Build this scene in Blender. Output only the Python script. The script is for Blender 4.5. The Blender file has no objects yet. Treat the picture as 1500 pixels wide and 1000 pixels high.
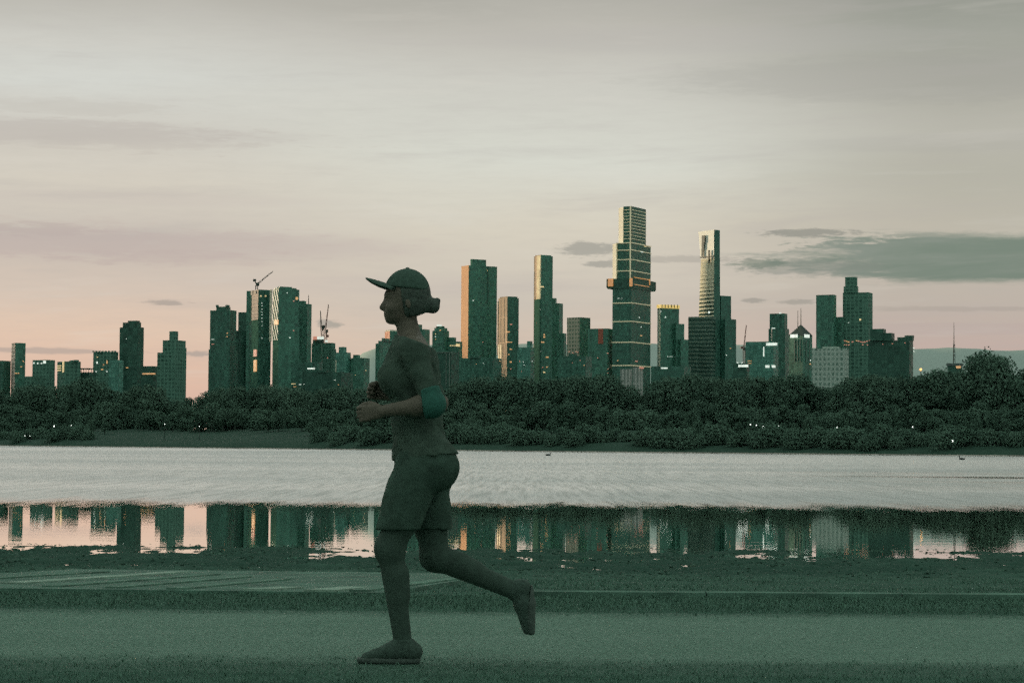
import bpy, math, random
import numpy as np
from mathutils import Matrix, Vector

random.seed(7)
rng = np.random.default_rng(11)
R = math.radians
scene = bpy.context.scene
COL = scene.collection

# ------------------------------------------------------------------ camera
F = 3230.0                       # focal length in pixels of a 1500 px wide frame
H = 0.93
PITCH = math.atan(150 / F)
ROLL = 0.0070
CAM_R = Matrix.Rotation(math.pi / 2 + PITCH, 3, 'X') @ Matrix.Rotation(ROLL, 3, 'Z')
cam_d = bpy.data.cameras.new("camera")
cam = bpy.data.objects.new("camera", cam_d)
COL.objects.link(cam)
cam.matrix_world = Matrix.Translation((0, 0, H)) @ CAM_R.to_4x4()
cam_d.sensor_width = 36.0
cam_d.lens = F / 1500 * 36.0
cam_d.clip_start = 0.1
cam_d.clip_end = 100000
scene.camera = cam


def P(px, py, Y):
    """World point at distance Y north of the camera on the sight line of a photo pixel."""
    d = CAM_R @ Vector(((px - 750) / F, (500 - py) / F, -1.0))
    t = Y / d.y
    return Vector((d.x * t, Y, H + d.z * t))


def ray(px, py):
    return CAM_R @ Vector(((px - 750) / F, (500 - py) / F, -1.0))


# ------------------------------------------------------------------ object helpers
def mesh_obj(name, verts, faces, mat, parent=None, smooth=False, uvs=None, face_mats=None):
    me = bpy.data.meshes.new(name)
    me.from_pydata([tuple(v) for v in verts], [], [tuple(f) for f in faces])
    mats = mat if isinstance(mat, (list, tuple)) else [mat]
    for m in mats:
        me.materials.append(m)
    if uvs is not None:
        ul = me.uv_layers.new(name="UVMap")
        ul.data.foreach_set("uv", np.array(uvs, dtype=np.float32).ravel())
    if face_mats is not None:
        me.polygons.foreach_set("material_index", np.array(face_mats, dtype=np.int32))
    if smooth:
        me.polygons.foreach_set("use_smooth", np.ones(len(me.polygons), dtype=bool))
    me.update()
    o = bpy.data.objects.new(name, me)
    COL.objects.link(o)
    if parent is not None:
        o.parent = parent
    return o


def thing(name, label, cat, loc=(0, 0, 0), group=None, rz=0.0):
    o = bpy.data.objects.new(name, None)
    COL.objects.link(o)
    o.empty_display_size = 0.3
    o.location = loc
    o.rotation_euler = (0, 0, rz)
    o["label"] = label
    o["category"] = cat
    if group:
        o["group"] = group
    return o


def tag(o, label, cat, group=None):
    o["label"] = label
    o["category"] = cat
    if group:
        o["group"] = group
    return o


def kind(o, k, label=None):
    o["kind"] = k
    if label:
        o["label"] = label
    return o


class MB:
    def __init__(self):
        self.v, self.f = [], []

    def add(self, vs, fs):
        n = len(self.v)
        self.v += [tuple(v) for v in vs]
        self.f += [tuple(i + n for i in f) for f in fs]

    def box(self, c, s, rot=None):
        pts = []
        for x in (-.5, .5):
            for y in (-.5, .5):
                for z in (-.5, .5):
                    p = Vector((x * s[0], y * s[1], z * s[2]))
                    if rot is not None:
                        p = rot @ p
                    pts.append(p + Vector(c))
        self.add(pts, [(0, 1, 3, 2), (4, 6, 7, 5), (0, 4, 5, 1), (2, 3, 7, 6), (0, 2, 6, 4), (1, 5, 7, 3)])

    def bar(self, a, b, r0, r1=None, n=6, cap=True):
        a, b = Vector(a), Vector(b)
        r1 = r0 if r1 is None else r1
        d = (b - a)
        if d.length < 1e-6:
            return
        d.normalize()
        u = d.orthogonal().normalized()
        w = d.cross(u)
        vs = []
        for c, r in ((a, r0), (b, r1)):
            for i in range(n):
                t = 2 * math.pi * i / n
                vs.append(c + u * (r * math.cos(t)) + w * (r * math.sin(t)))
        fs = [(i, (i + 1) % n, n + (i + 1) % n, n + i) for i in range(n)]
        if cap:
            fs += [tuple(range(n - 1, -1, -1)), tuple(range(n, 2 * n))]
        self.add(vs, fs)

    def sphere(self, c, r, nu=12, nv=8):
        r = (r, r, r) if not hasattr(r, '__len__') else r
        vs = []
        for j in range(nv + 1):
            th = math.pi * j / nv
            for i in range(nu):
                ph = 2 * math.pi * i / nu
                vs.append((c[0] + r[0] * math.sin(th) * math.cos(ph), c[1] + r[1] * math.sin(th) * math.sin(ph), c[2] + r[2] * math.cos(th)))
        fs = []
        for j in range(nv):
            for i in range(nu):
                fs.append((j * nu + i, (j + 1) * nu + i, (j + 1) * nu + (i + 1) % nu, j * nu + (i + 1) % nu))
        self.add(vs, fs)

    def build(self, name, mat, parent=None, smooth=False):
        return mesh_obj(name, self.v, self.f, mat, parent, smooth)


# ------------------------------------------------------------------ node helpers
def new_mat(name):
    m = bpy.data.materials.new(name)
    m.use_nodes = True
    nt = m.node_tree
    nt.nodes.clear()
    return m, nt


class NT:
    """tiny expression helper over a node tree"""
    def __init__(self, nt):
        self.nt = nt

    def node(self, t, **kw):
        n = self.nt.nodes.new(t)
        for k, v in kw.items():
            setattr(n, k, v)
        return n

    def link(self, a, b):
        self.nt.links.new(a, b)

    def put(self, sock, v):
        if isinstance(v, bpy.types.NodeSocket):
            self.nt.links.new(v, sock)
        else:
            sock.default_value = v

    def m(self, op, a, b=0.0, c=None, clamp=False):
        n = self.node('ShaderNodeMath', operation=op, use_clamp=clamp)
        self.put(n.inputs[0], a)
        self.put(n.inputs[1], b)
        if c is not None:
            self.put(n.inputs[2], c)
        return n.outputs[0]

    def smooth(self, x, a, b):
        n = self.node('ShaderNodeMapRange', interpolation_type='SMOOTHSTEP')
        self.put(n.inputs[0], x)
        n.inputs[1].default_value = a
        n.inputs[2].default_value = b
        n.inputs[3].default_value = 0.0
        n.inputs[4].default_value = 1.0
        return n.outputs[0]

    def mix(self, f, a, b, blend='MIX'):
        n = self.node('ShaderNodeMix', data_type='RGBA', blend_type=blend)
        self.put(n.inputs[0], f)
        for s, v in ((n.inputs[6], a), (n.inputs[7], b)):
            if isinstance(v, (tuple, list)):
                s.default_value = (v[0], v[1], v[2], 1.0)
            else:
                self.put(s, v)
        return n.outputs[2]

    def xyz(self, x, y, z=0.0):
        n = self.node('ShaderNodeCombineXYZ')
        self.put(n.inputs[0], x)
        self.put(n.inputs[1], y)
        self.put(n.inputs[2], z)
        return n.outputs[0]

    def sep(self, v):
        n = self.node('ShaderNodeSeparateXYZ')
        self.link(v, n.inputs[0])
        return n.outputs

    def noise(self, v, scale, detail=4.0, rough=0.55, dist=0.0):
        n = self.node('ShaderNodeTexNoise')
        if v is not None:
            self.link(v, n.inputs['Vector'])
        n.inputs['Scale'].default_value = scale
        n.inputs['Detail'].default_value = detail
        n.inputs['Roughness'].default_value = rough
        n.inputs['Distortion'].default_value = dist
        return n.outputs['Fac']

    def white(self, v):
        n = self.node('ShaderNodeTexWhiteNoise', noise_dimensions='3D')
        self.link(v, n.inputs['Vector'])
        return n.outputs['Value']

    def ramp(self, f, stops):
        n = self.node('ShaderNodeValToRGB')
        self.put(n.inputs[0], f)
        e = n.color_ramp.elements
        while len(e) < len(stops):
            e.new(0.5)
        for el, (p, c) in zip(e, stops):
            el.position = p
            el.color = (c[0], c[1], c[2], 1.0)
        return n.outputs[0]


def principled(h, color, rough=0.8, spec=0.3, metal=0.0, bump=None, bump_str=0.3, bump_dist=0.02, emit=None, emit_str=0.0):
    b = h.node('ShaderNodeBsdfPrincipled')
    if isinstance(color, (tuple, list)):
        b.inputs['Base Color'].default_value = (*color[:3], 1)
    else:
        h.link(color, b.inputs['Base Color'])
    h.put(b.inputs['Roughness'], rough)
    b.inputs['Specular IOR Level'].default_value = spec
    b.inputs['Metallic'].default_value = metal
    if bump is not None:
        bn = h.node('ShaderNodeBump')
        bn.inputs['Strength'].default_value = bump_str
        bn.inputs['Distance'].default_value = bump_dist
        h.link(bump, bn.inputs['Height'])
        h.link(bn.outputs[0], b.inputs['Normal'])
    if emit is not None:
        if isinstance(emit, (tuple, list)):
            b.inputs['Emission Color'].default_value = (*emit[:3], 1)
        else:
            h.link(emit, b.inputs['Emission Color'])
        h.put(b.inputs['Emission Strength'], emit_str)
    o = h.node('ShaderNodeOutputMaterial')
    h.link(b.outputs[0], o.inputs[0])
    return b


def simple(name, c, rough=0.8, spec=0.2, var=0.35, scale=6.0, bump=0.0, metal=0.0):
    """plain surface with a mottled procedural colour"""
    m, nt = new_mat(name)
    h = NT(nt)
    tc = h.node('ShaderNodeTexCoord')
    n = h.noise(tc.outputs['Object'], scale, 6.0, 0.65)
    col = h.ramp(n, [(0.3, [x * (1 - var) for x in c]), (0.7, [min(1, x * (1 + var)) for x in c])])
    principled(h, col, rough, spec, metal, bump=n if bump else None, bump_str=bump, bump_dist=0.02)
    return m


def glow(name, c, s, base=(0.3, 0.3, 0.3)):
    m, nt = new_mat(name)
    h = NT(nt)
    tc = h.node('ShaderNodeTexCoord')
    n = h.noise(tc.outputs['Object'], 0.35, 3.0, 0.6)
    st = h.m('MULTIPLY_ADD', n, s * 1.2, s * 0.4)
    principled(h, base, 0.6, 0.3, emit=c, emit_str=st)
    m.cycles.emission_sampling = 'NONE'
    return m


def facade(name, dark, light, frame, bay=3.2, floor=3.6, frame_u=0.12, frame_v=0.22, rough=0.45, spec=0.35, contrast=1.0, big=0.25, diag=0.0, fade=None):
    """curtain wall / window grid in metres along the wall (UV)"""
    k_ = 1.0 if max(light) > 0.3 else 1.85
    dark, light, frame = ([min(0.9, x * k_) for x in c] for c in (dark, light, frame))
    m, nt = new_mat(name)
    h = NT(nt)
    uv = h.node('ShaderNodeUVMap')
    s = h.sep(uv.outputs[0])
    u, v = s[0], s[1]
    if diag:
        u = h.m('MULTIPLY_ADD', v, diag, u)
    cu = h.m('DIVIDE', u, bay)
    cv = h.m('DIVIDE', v, floor)
    fu, fv = h.m('FRACT', cu), h.m('FRACT', cv)
    iu, iv = h.m('FLOOR', cu), h.m('FLOOR', cv)
    w = h.white(h.xyz(iu, iv, 3.1))
    w2 = h.white(h.xyz(iu, 7.7, 1.3))
    nb = h.noise(h.xyz(h.m('MULTIPLY', u, 0.03), h.m('MULTIPLY', v, 0.012), 0.0), 1.0, 3.0, 0.6)
    t = h.m('ADD', h.m('MULTIPLY', w, 0.7 * contrast), h.m('MULTIPLY', w2, 0.3 * contrast))
    t = h.m('ADD', t, h.m('MULTIPLY_ADD', nb, 2 * big, -big), clamp=True)
    col = h.mix(t, dark, light)
    mu = h.m('LESS_THAN', fu, frame_u)
    mv = h.m('LESS_THAN', fv, frame_v)
    fr = h.m('MAXIMUM', mu, mv)
    col = h.mix(fr, col, frame)
    if fade is not None:                       # louvre slots; widening downwards paints the sunlight fading off the wall
        z0, z1, dcol = fade
        k = h.m('SUBTRACT', 1.0, h.smooth(v, z0, z1))
        slot = h.m('LESS_THAN', h.m('FRACT', h.m('DIVIDE', v, 4.6)), h.m('MULTIPLY', k, 0.75))
        col = h.mix(slot, col, dcol)
    rg = h.m('MULTIPLY_ADD', w, 0.2, rough - 0.1)
    principled(h, col, rg, spec)
    return m


# ------------------------------------------------------------------ materials
G = {}
G['glass'] = facade('dark_green_glass', (0.016, 0.052, 0.038), (0.05, 0.15, 0.11), (0.035, 0.10, 0.075))
G['glass_b'] = facade('deep_green_glass', (0.012, 0.042, 0.031), (0.04, 0.12, 0.09), (0.022, 0.07, 0.052), bay=2.4, floor=3.2)
G['glass_c'] = facade('teal_glass', (0.025, 0.085, 0.065), (0.07, 0.19, 0.15), (0.03, 0.10, 0.08), bay=4.0, floor=3.8)
G['conc'] = facade('grey_green_concrete', (0.016, 0.046, 0.035), (0.05, 0.112, 0.086), (0.056, 0.122, 0.094), bay=3.6, floor=3.1, frame_u=0.35, frame_v=0.35, spec=0.15, rough=0.7)
G['conc_l'] = facade('pale_concrete_grid', (0.06, 0.11, 0.09), (0.16, 0.22, 0.19), (0.21, 0.26, 0.23), bay=3.0, floor=3.4, frame_u=0.5, frame_v=0.45, spec=0.15, rough=0.75)
G['dark'] = facade('blackened_cladding', (0.012, 0.036, 0.027), (0.035, 0.09, 0.068), (0.02, 0.055, 0.042), bay=5, floor=3.4, spec=0.2)
G['ribbed'] = facade('pale_ribbed_cladding', (0.15, 0.2, 0.18), (0.3, 0.34, 0.31), (0.42, 0.44, 0.41), bay=1.6, floor=9.0, frame_u=0.45, frame_v=0.05, spec=0.15, rough=0.7)
G['lit_tan'] = facade('sunlit_tan_wall', (0.52, 0.30, 0.17), (0.76, 0.47, 0.28), (0.62, 0.37, 0.22), bay=2.6, floor=3.4, frame_u=0.2, contrast=0.9, rough=0.8, spec=0.1)  # sun-side wall: warmth of the light is put into the colour
G['lit_gold'] = facade('sunlit_gold_glass', (0.62, 0.58, 0.42), (0.80, 0.76, 0.60), (0.66, 0.60, 0.42), bay=4, floor=4.6, frame_v=0.14, frame_u=0.05, contrast=0.7, rough=0.8, spec=0.1, fade=(125, 215, (0.03, 0.07, 0.055)))  # gold of the low sun on the left face, painted into the colour
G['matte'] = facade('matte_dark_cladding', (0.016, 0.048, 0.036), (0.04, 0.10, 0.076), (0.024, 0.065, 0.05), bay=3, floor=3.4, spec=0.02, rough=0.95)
G['lit_pale'] = facade('sunlit_pink_balconies', (0.35, 0.28, 0.24), (0.78, 0.62, 0.53), (0.85, 0.70, 0.60), bay=2.2, floor=3.4, frame_u=0.2, frame_v=0.35, spec=0.05, rough=0.8)  # base brightened to stand for sunlight on the balcony wall
G['lit_cream'] = facade('sunlit_cream_glass', (0.80, 0.80, 0.72), (0.90, 0.90, 0.84), (0.78, 0.76, 0.66), bay=4, floor=4.6, frame_v=0.08, frame_u=0.03, contrast=0.6, rough=0.8, spec=0.1)  # brighter sunlit top of the gold face, held in the colour
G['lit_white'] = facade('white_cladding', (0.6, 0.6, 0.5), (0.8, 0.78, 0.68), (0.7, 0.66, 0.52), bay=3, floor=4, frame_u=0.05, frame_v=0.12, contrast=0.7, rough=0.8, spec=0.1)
G['lit_pink'] = facade('sunlit_pink_grey_panels', (0.26, 0.24, 0.22), (0.55, 0.46, 0.40), (0.5, 0.42, 0.36), bay=3, floor=3.2, frame_u=0.2, frame_v=0.3, rough=0.8, spec=0.1)  # sunlit tone of the left wall is part of this colour
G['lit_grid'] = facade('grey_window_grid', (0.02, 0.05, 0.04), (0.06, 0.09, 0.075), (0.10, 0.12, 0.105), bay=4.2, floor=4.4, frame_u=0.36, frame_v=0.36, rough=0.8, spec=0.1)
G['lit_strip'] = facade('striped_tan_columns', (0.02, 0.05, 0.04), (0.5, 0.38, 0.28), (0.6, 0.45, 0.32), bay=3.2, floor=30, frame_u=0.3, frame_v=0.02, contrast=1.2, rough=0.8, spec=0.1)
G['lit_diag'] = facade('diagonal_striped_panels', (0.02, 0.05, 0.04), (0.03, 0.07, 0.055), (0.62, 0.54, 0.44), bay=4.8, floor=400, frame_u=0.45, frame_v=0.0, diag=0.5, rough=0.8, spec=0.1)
G['louvre'] = facade('louvred_balconies', (0.012, 0.036, 0.027), (0.03, 0.07, 0.055), (0.085, 0.125, 0.10), bay=60, floor=4.6, frame_u=0.0, frame_v=0.32, contrast=0.8)
G['orange'] = facade('orange_terracotta', (0.5, 0.2, 0.12), (0.7, 0.3, 0.18), (0.55, 0.24, 0.15), bay=3, floor=3.6, rough=0.7)
G['rust'] = facade('rust_red_panels', (0.3, 0.09, 0.05), (0.5, 0.17, 0.10), (0.35, 0.11, 0.07), bay=3, floor=3.6, rough=0.7)
GLINT_BAND = simple('glint_gold_trim', (0.75, 0.68, 0.48), 0.4, 0.4, 0.2, 0.2)
nb_ = GLINT_BAND.node_tree
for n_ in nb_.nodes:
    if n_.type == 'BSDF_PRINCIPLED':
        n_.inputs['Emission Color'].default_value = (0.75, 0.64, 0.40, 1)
        n_.inputs['Emission Strength'].default_value = 0.22  # weak glow stands in for sun reflected off the trim
GOLD = simple('sunlit_gold_panels', (0.85, 0.72, 0.50), 0.8, 0.05, 0.25, 0.12)  # matte gold; the sunlit strip is put into the colour
TRIM = simple('grey_trim', (0.16, 0.22, 0.19), 0.7, 0.2, 0.3, 0.3)
STEEL = simple('dark_steel', (0.03, 0.055, 0.045), 0.6, 0.3, 0.3, 0.8)
CRANE_RED = simple('faded_red_steel', (0.22, 0.11, 0.09), 0.6, 0.3, 0.3, 0.8)
CRANE_WHITE = simple('pale_steel', (0.45, 0.42, 0.38), 0.6, 0.3, 0.3, 0.8)
WIN_O = glow('orange_lit_window', (1.0, 0.50, 0.17), 0.55)
WIN_Y = glow('yellow_lit_window', (1.0, 0.74, 0.34), 0.62)
WIN_W = glow('white_lit_window', (0.90, 1.0, 0.88), 0.75)
WIN_R = glow('dim_red_lit_window', (1.0, 0.36, 0.22), 0.45)
SIGN_Y = glow('lit_yellow_crown', (1.0, 0.68, 0.16), 0.62)
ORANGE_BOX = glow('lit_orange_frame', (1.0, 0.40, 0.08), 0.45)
WINS = {'o': WIN_O, 'y': WIN_Y, 'w': WIN_W, 'r': WIN_R}

# ------------------------------------------------------------------ sun and sky
SUN_AZ = R(-60)          # west-north-west, measured from north (+Y)
SUN_EL = R(3.6)
S = Vector((math.sin(SUN_AZ) * math.cos(SUN_EL), math.cos(SUN_AZ) * math.cos(SUN_EL), math.sin(SUN_EL)))
sd = bpy.data.lights.new("sun", 'SUN')
sd.energy = 4.4
sd.color = (1.0, 0.76, 0.52)
sd.angle = R(2.0)
sun = bpy.data.objects.new("sun", sd)
COL.objects.link(sun)
sun.rotation_euler = S.to_track_quat('Z', 'Y').to_euler()

world = bpy.data.worlds.new("World")
scene.world = world
world.use_nodes = True
wn = world.node_tree
wn.nodes.clear()
h = NT(wn)
tc = h.node('ShaderNodeTexCoord')
d = h.sep(tc.outputs['Generated'])
el = h.m('ARCSINE', d[2])
az = h.m('ARCTAN2', d[0], d[1])
qx = h.m('MULTIPLY_ADD', az, F, 750.0)        # sky coordinates: arc lengths, 3230 units per radian
qy = h.m('MULTIPLY_ADD', el, -F, 650.0)
big = h.noise(h.xyz(h.m('MULTIPLY', qx, 1 / 900), h.m('MULTIPLY', qy, 1 / 150), 0.3), 1.0, 6.0, 0.55, 0.4)
wis = h.noise(h.xyz(h.m('MULTIPLY', qx, 1 / 330), h.m('MULTIPLY_ADD', qx, 0.0009, h.m('MULTIPLY', qy, 1 / 34)), 4.1), 1.0, 7.0, 0.6, 0.3)
fine = h.noise(h.xyz(h.m('MULTIPLY', qx, 1 / 60), h.m('MULTIPLY', qy, 1 / 9), 2.0), 1.0, 5.0, 0.65, 0.2)
fine2 = h.noise(h.xyz(h.m('MULTIPLY', qx, 1 / 24), h.m('MULTIPLY', qy, 1 / 5), 7.0), 1.0, 5.0, 0.65, 0.2)
qyw = h.m('ADD', qy, h.m('MULTIPLY_ADD', big, 90.0, -45.0))
qyw = h.m('ADD', qyw, h.m('MULTIPLY_ADD', wis, 40.0, -20.0))
ev = h.m('DIVIDE', h.m('SUBTRACT', 650.0, qyw), 650.0)   # 0 horizon .. 1 top of frame
left = h.ramp(ev, [(0.000, (0.62, 0.41, 0.315)), (0.115, (0.673, 0.442, 0.342)), (0.246, (0.687, 0.515, 0.4)), (0.338, (0.607, 0.503, 0.421)), (0.449, (0.526, 0.469, 0.415)), (0.585, (0.6, 0.557, 0.48)), (0.677, (0.569, 0.544, 0.486)), (0.788, (0.6, 0.607, 0.563)), (0.885, (0.557, 0.55, 0.503)), (0.992, (0.442, 0.426, 0.38))])
mid = h.ramp(ev, [(0.000, (0.569, 0.41, 0.324)), (0.169, (0.607, 0.475, 0.38)), (0.311, (0.55, 0.491, 0.421)), (0.480, (0.613, 0.569, 0.475)), (0.646, (0.62, 0.626, 0.557)), (0.803, (0.557, 0.55, 0.497)), (0.926, (0.48, 0.463, 0.415)), (1.000, (0.4, 0.39, 0.347))])
right = h.ramp(ev, [(0.000, (0.453, 0.324, 0.281)), (0.215, (0.486, 0.385, 0.342)), (0.292, (0.469, 0.41, 0.356)), (0.462, (0.475, 0.442, 0.37)), (0.603, (0.426, 0.415, 0.351)), (0.708, (0.442, 0.431, 0.375)), (0.803, (0.38, 0.375, 0.324)), (0.908, (0.32, 0.328, 0.285)), (1.000, (0.273, 0.281, 0.245))])
qxw = h.m('ADD', qx, h.m('MULTIPLY_ADD', big, 300.0, -150.0))
sky = h.mix(h.smooth(qxw, 160.0, 720.0), left, mid)
sky = h.mix(h.smooth(qxw, 880.0, 1400.0), sky, right)
# soft streaks
st = h.m('MULTIPLY', h.smooth(wis, 0.50, 0.74), 0.26)
sky = h.mix(st, sky, (0.42, 0.39, 0.37))
st3 = h.m('MULTIPLY', h.smooth(wis, 0.46, 0.26), 0.16)
sky = h.mix(st3, sky, (0.70, 0.67, 0.60))
st2 = h.m('MULTIPLY', h.smooth(fine, 0.35, 0.75), 0.10)
sky = h.mix(st2, sky, (0.40, 0.385, 0.36))


def cloud(cx, cy, rx, ry, amt, col, rag=0.9):
    global sky
    wx = h.m('DIVIDE', h.m('SUBTRACT', qx, cx), rx)
    wy = h.m('DIVIDE', h.m('SUBTRACT', qy, cy), ry)
    dd = h.m('SQRT', h.m('ADD', h.m('MULTIPLY', wx, wx), h.m('MULTIPLY', wy, wy)))
    dd = h.m('ADD', dd, h.m('MULTIPLY_ADD', fine if rx > 120 else fine2, rag * 2.2, -rag * 1.1))
    dd = h.m('ADD', dd, h.m('MULTIPLY_ADD', wis, rag * 1.4, -rag * 0.7))
    k = h.m('MULTIPLY', h.m('SUBTRACT', 1.0, h.smooth(dd, 0.55, 1.12)), amt)
    sky = h.mix(k, sky, col)


GREY = (0.10, 0.155, 0.122)
# flat bank on the right: a slab with a wispy western end
edge_y = h.m('MULTIPLY_ADD', wis, 26.0, h.m('MULTIPLY_ADD', fine, 16.0, -21.0))
by = h.m('ADD', qy, edge_y)
bx = h.m('ADD', qx, h.m('MULTIPLY_ADD', fine, 420.0, -210.0))
half = h.m('MULTIPLY_ADD', h.smooth(bx, 1060.0, 1330.0), 30.0, 8.0)
dy_ = h.m('DIVIDE', h.m('ABSOLUTE', h.m('SUBTRACT', by, 378.0)), half)
bank = h.m('MULTIPLY', h.m('SUBTRACT', 1.0, h.smooth(dy_, 0.66, 1.08)), h.smooth(bx, 1070.0, 1270.0))
bcol = h.mix(h.smooth(wis, 0.35, 0.65), (0.125, 0.185, 0.148), (0.19, 0.235, 0.20))
sky = h.mix(h.m('MULTIPLY', bank, 0.86), sky, bcol)
cloud(1180, 392, 120, 14, 0.55, (0.22, 0.24, 0.21), 0.8)
cloud(1175, 341, 85, 7, 0.7, (0.22, 0.225, 0.20))
cloud(1110, 385, 45, 9, 0.55, GREY)
cloud(862, 364, 48, 11, 0.62, (0.25, 0.25, 0.225))
cloud(884, 386, 30, 6, 0.6, (0.25, 0.25, 0.225))
cloud(1000, 379, 110, 6, 0.40, (0.28, 0.265, 0.24))
cloud(1105, 439, 22, 4, 0.55, (0.24, 0.235, 0.21))
cloud(1165, 441, 25, 4, 0.50, (0.24, 0.235, 0.21))
cloud(1400, 452, 180, 5, 0.30, (0.3, 0.27, 0.24))
cloud(250, 449, 42, 5, 0.60, (0.30, 0.27, 0.245))
cloud(482, 477, 20, 7, 0.60, (0.25, 0.26, 0.235))
cloud(60, 521, 150, 5, 0.55, (0.33, 0.29, 0.27))
cloud(285, 523, 45, 5, 0.60, (0.30, 0.28, 0.26))
cloud(90, 362, 330, 30, 0.24, (0.46, 0.375, 0.345), 1.1)
cloud(30, 350, 140, 12, 0.28, (0.40, 0.34, 0.32), 1.1)
cloud(260, 385, 200, 12, 0.30, (0.46, 0.38, 0.35), 1.1)
cloud(120, 212, 330, 22, 0.30, (0.44, 0.40, 0.36), 1.1)
cloud(110, 172, 150, 12, 0.25, (0.44, 0.41, 0.37), 1.1)
cloud(210, 366, 460, 26, 0.30, (0.44, 0.36, 0.355), 0.5)
cloud(30, 208, 420, 20, 0.30, (0.45, 0.415, 0.39), 0.5)
cloud(200, 300, 300, 12, 0.18, (0.50, 0.44, 0.41), 0.5)
cloud(1380, 120, 460, 40, 0.32, (0.33, 0.325, 0.30), 0.5)
cloud(1050, 62, 420, 24, 0.24, (0.42, 0.405, 0.385), 0.5)
cloud(1420, 215, 320, 16, 0.25, (0.38, 0.37, 0.34), 0.5)
cloud(620, 420, 330, 16, 0.16, (0.48, 0.42, 0.40), 0.5)
cloud(1380, 480, 260, 10, 0.25, (0.42, 0.345, 0.335), 0.5)
# higher sky and the darker eastern and southern half of the dusk dome
sky = h.mix(h.smooth(el, 0.20, 0.55), sky, (0.46, 0.53, 0.49))
sky = h.mix(h.smooth(d[1], 0.55, -0.3), sky, (0.44, 0.52, 0.47))
fwd = h.smooth(d[1], -0.45, 0.75)
west = h.m('MULTIPLY_ADD', h.smooth(d[0], 0.2, -0.9), 0.12, 0.0)
dim = h.m('MULTIPLY_ADD', fwd, 0.08, 0.92)
dim = h.m('ADD', dim, west, clamp=True)
high = h.smooth(el, 0.35, 1.1)
dim = h.m('MAXIMUM', dim, high)
sky = h.mix(1.0, sky, h.xyz(dim, dim, dim), 'MULTIPLY')
nish = h.node('ShaderNodeTexSky', sky_type='NISHITA')
nish.sun_disc = False
nish.sun_elevation = SUN_EL
nish.sun_rotation = SUN_AZ
bg1 = h.node('ShaderNodeBackground')
h.link(nish.outputs[0], bg1.inputs[0])
bg1.inputs[1].default_value = 0.05
bg2 = h.node('ShaderNodeBackground')
h.link(sky, bg2.inputs[0])
bg2.inputs[1].default_value = 1.16
ms = h.node('ShaderNodeMixShader')
ms.inputs[0].default_value = 0.93          # cloud cover
h.link(bg1.outputs[0], ms.inputs[1])
h.link(bg2.outputs[0], ms.inputs[2])
wo = h.node('ShaderNodeOutputWorld')
h.link(ms.outputs[0], wo.inputs[0])

# ------------------------------------------------------------------ noise for terrain
_ng = rng.random((64, 64))


def vnoise(x, y):
    x, y = np.asarray(x, float), np.asarray(y, float)
    xi, yi = np.floor(x).astype(int), np.floor(y).astype(int)
    fx, fy = x - xi, y - yi
    fx, fy = fx * fx * (3 - 2 * fx), fy * fy * (3 - 2 * fy)
    g = lambda a, b: _ng[a % 64, b % 64]
    return (g(xi, yi) * (1 - fx) + g(xi + 1, yi) * fx) * (1 - fy) + (g(xi, yi + 1) * (1 - fx) + g(xi + 1, yi + 1) * fx) * fy


def fbm(x, y, o=4):
    s, a, t = 0, 1.0, 0
    for i in range(o):
        s = s + a * vnoise(x * 2 ** i + 17 * i, y * 2 ** i + 31 * i)
        t += a
        a *= 0.55
    return s / t - 0.5


# ------------------------------------------------------------------ near bank
WATER_Z = -0.30
PATH0, PATH1, KERB_Y = 9.0, 12.25, 13.62


def bank_z(x, y):
    y = np.asarray(y, float)
    base = np.interp(y, [0, 9.3, 13.4, 13.7, 19.0, 21.4, 26.0, 28.0, 34], [0.0005, 0.0005, 0.0005, -0.012, -0.215, -0.276, -0.312, -0.45, -0.9])
    n = fbm(np.asarray(x) * 1.1, y * 1.1, 5) * 0.075 + fbm(np.asarray(x) * 6, y * 5, 4) * 0.085
    k = np.interp(y, [13.9, 16, 19.5, 21.5, 25.5, 30], [0.0, 0.12, 0.45, 1.0, 0.95, 0.6])
    return base + n * k


def grid_obj(name, xs, ys, zf, mat):
    X, Y = np.meshgrid(xs, ys)
    Z = zf(X, Y)
    nx, ny = len(xs), len(ys)
    verts = np.stack([X.ravel(), Y.ravel(), np.broadcast_to(Z, X.shape).ravel()], 1)
    i = np.arange((ny - 1) * nx).reshape(ny - 1, nx)[:, :-1].ravel()
    faces = np.stack([i, i + 1, i + 1 + nx, i + nx], 1)
    return mesh_obj(name, verts.tolist(), faces.tolist(), mat, smooth=True)


def ground_mat():
    m, nt = new_mat('muddy_shore')
    h = NT(nt)
    g = h.node('ShaderNodeNewGeometry')
    p = g.outputs['Position']
    y = h.sep(p)[1]
    z = h.sep(p)[2]
    n = h.noise(p, 3.0, 8.0, 0.7)
    n2 = h.noise(p, 40.0, 5.0, 0.7)
    c = h.ramp(n, [(0.3, (0.035, 0.08, 0.058)), (0.55, (0.07, 0.15, 0.11)), (0.8, (0.10, 0.20, 0.15))])
    c = h.mix(h.m('MULTIPLY', n2, 0.6), c, (0.018, 0.045, 0.033))
    wet = h.m('MULTIPLY', h.smooth(z, -0.225, -0.30), 0.9)
    c = h.mix(wet, c, (0.026, 0.068, 0.049))
    rg = h.m('MULTIPLY_ADD', wet, -0.05, 0.92)
    principled(h, c, rg, 0.06, bump=n2, bump_str=0.5, bump_dist=0.02)
    return m


xs = np.unique(np.concatenate([np.linspace(-120, -12, 18), np.linspace(-12, 12, 401), np.linspace(12, 120, 18)]))
ys = np.unique(np.concatenate([np.linspace(-60, 6, 12), np.linspace(6, 19, 80), np.linspace(19, 28, 170), np.linspace(28, 34, 16)]))
kind(grid_obj('ground', xs, ys, bank_z, ground_mat()), 'structure')


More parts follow.
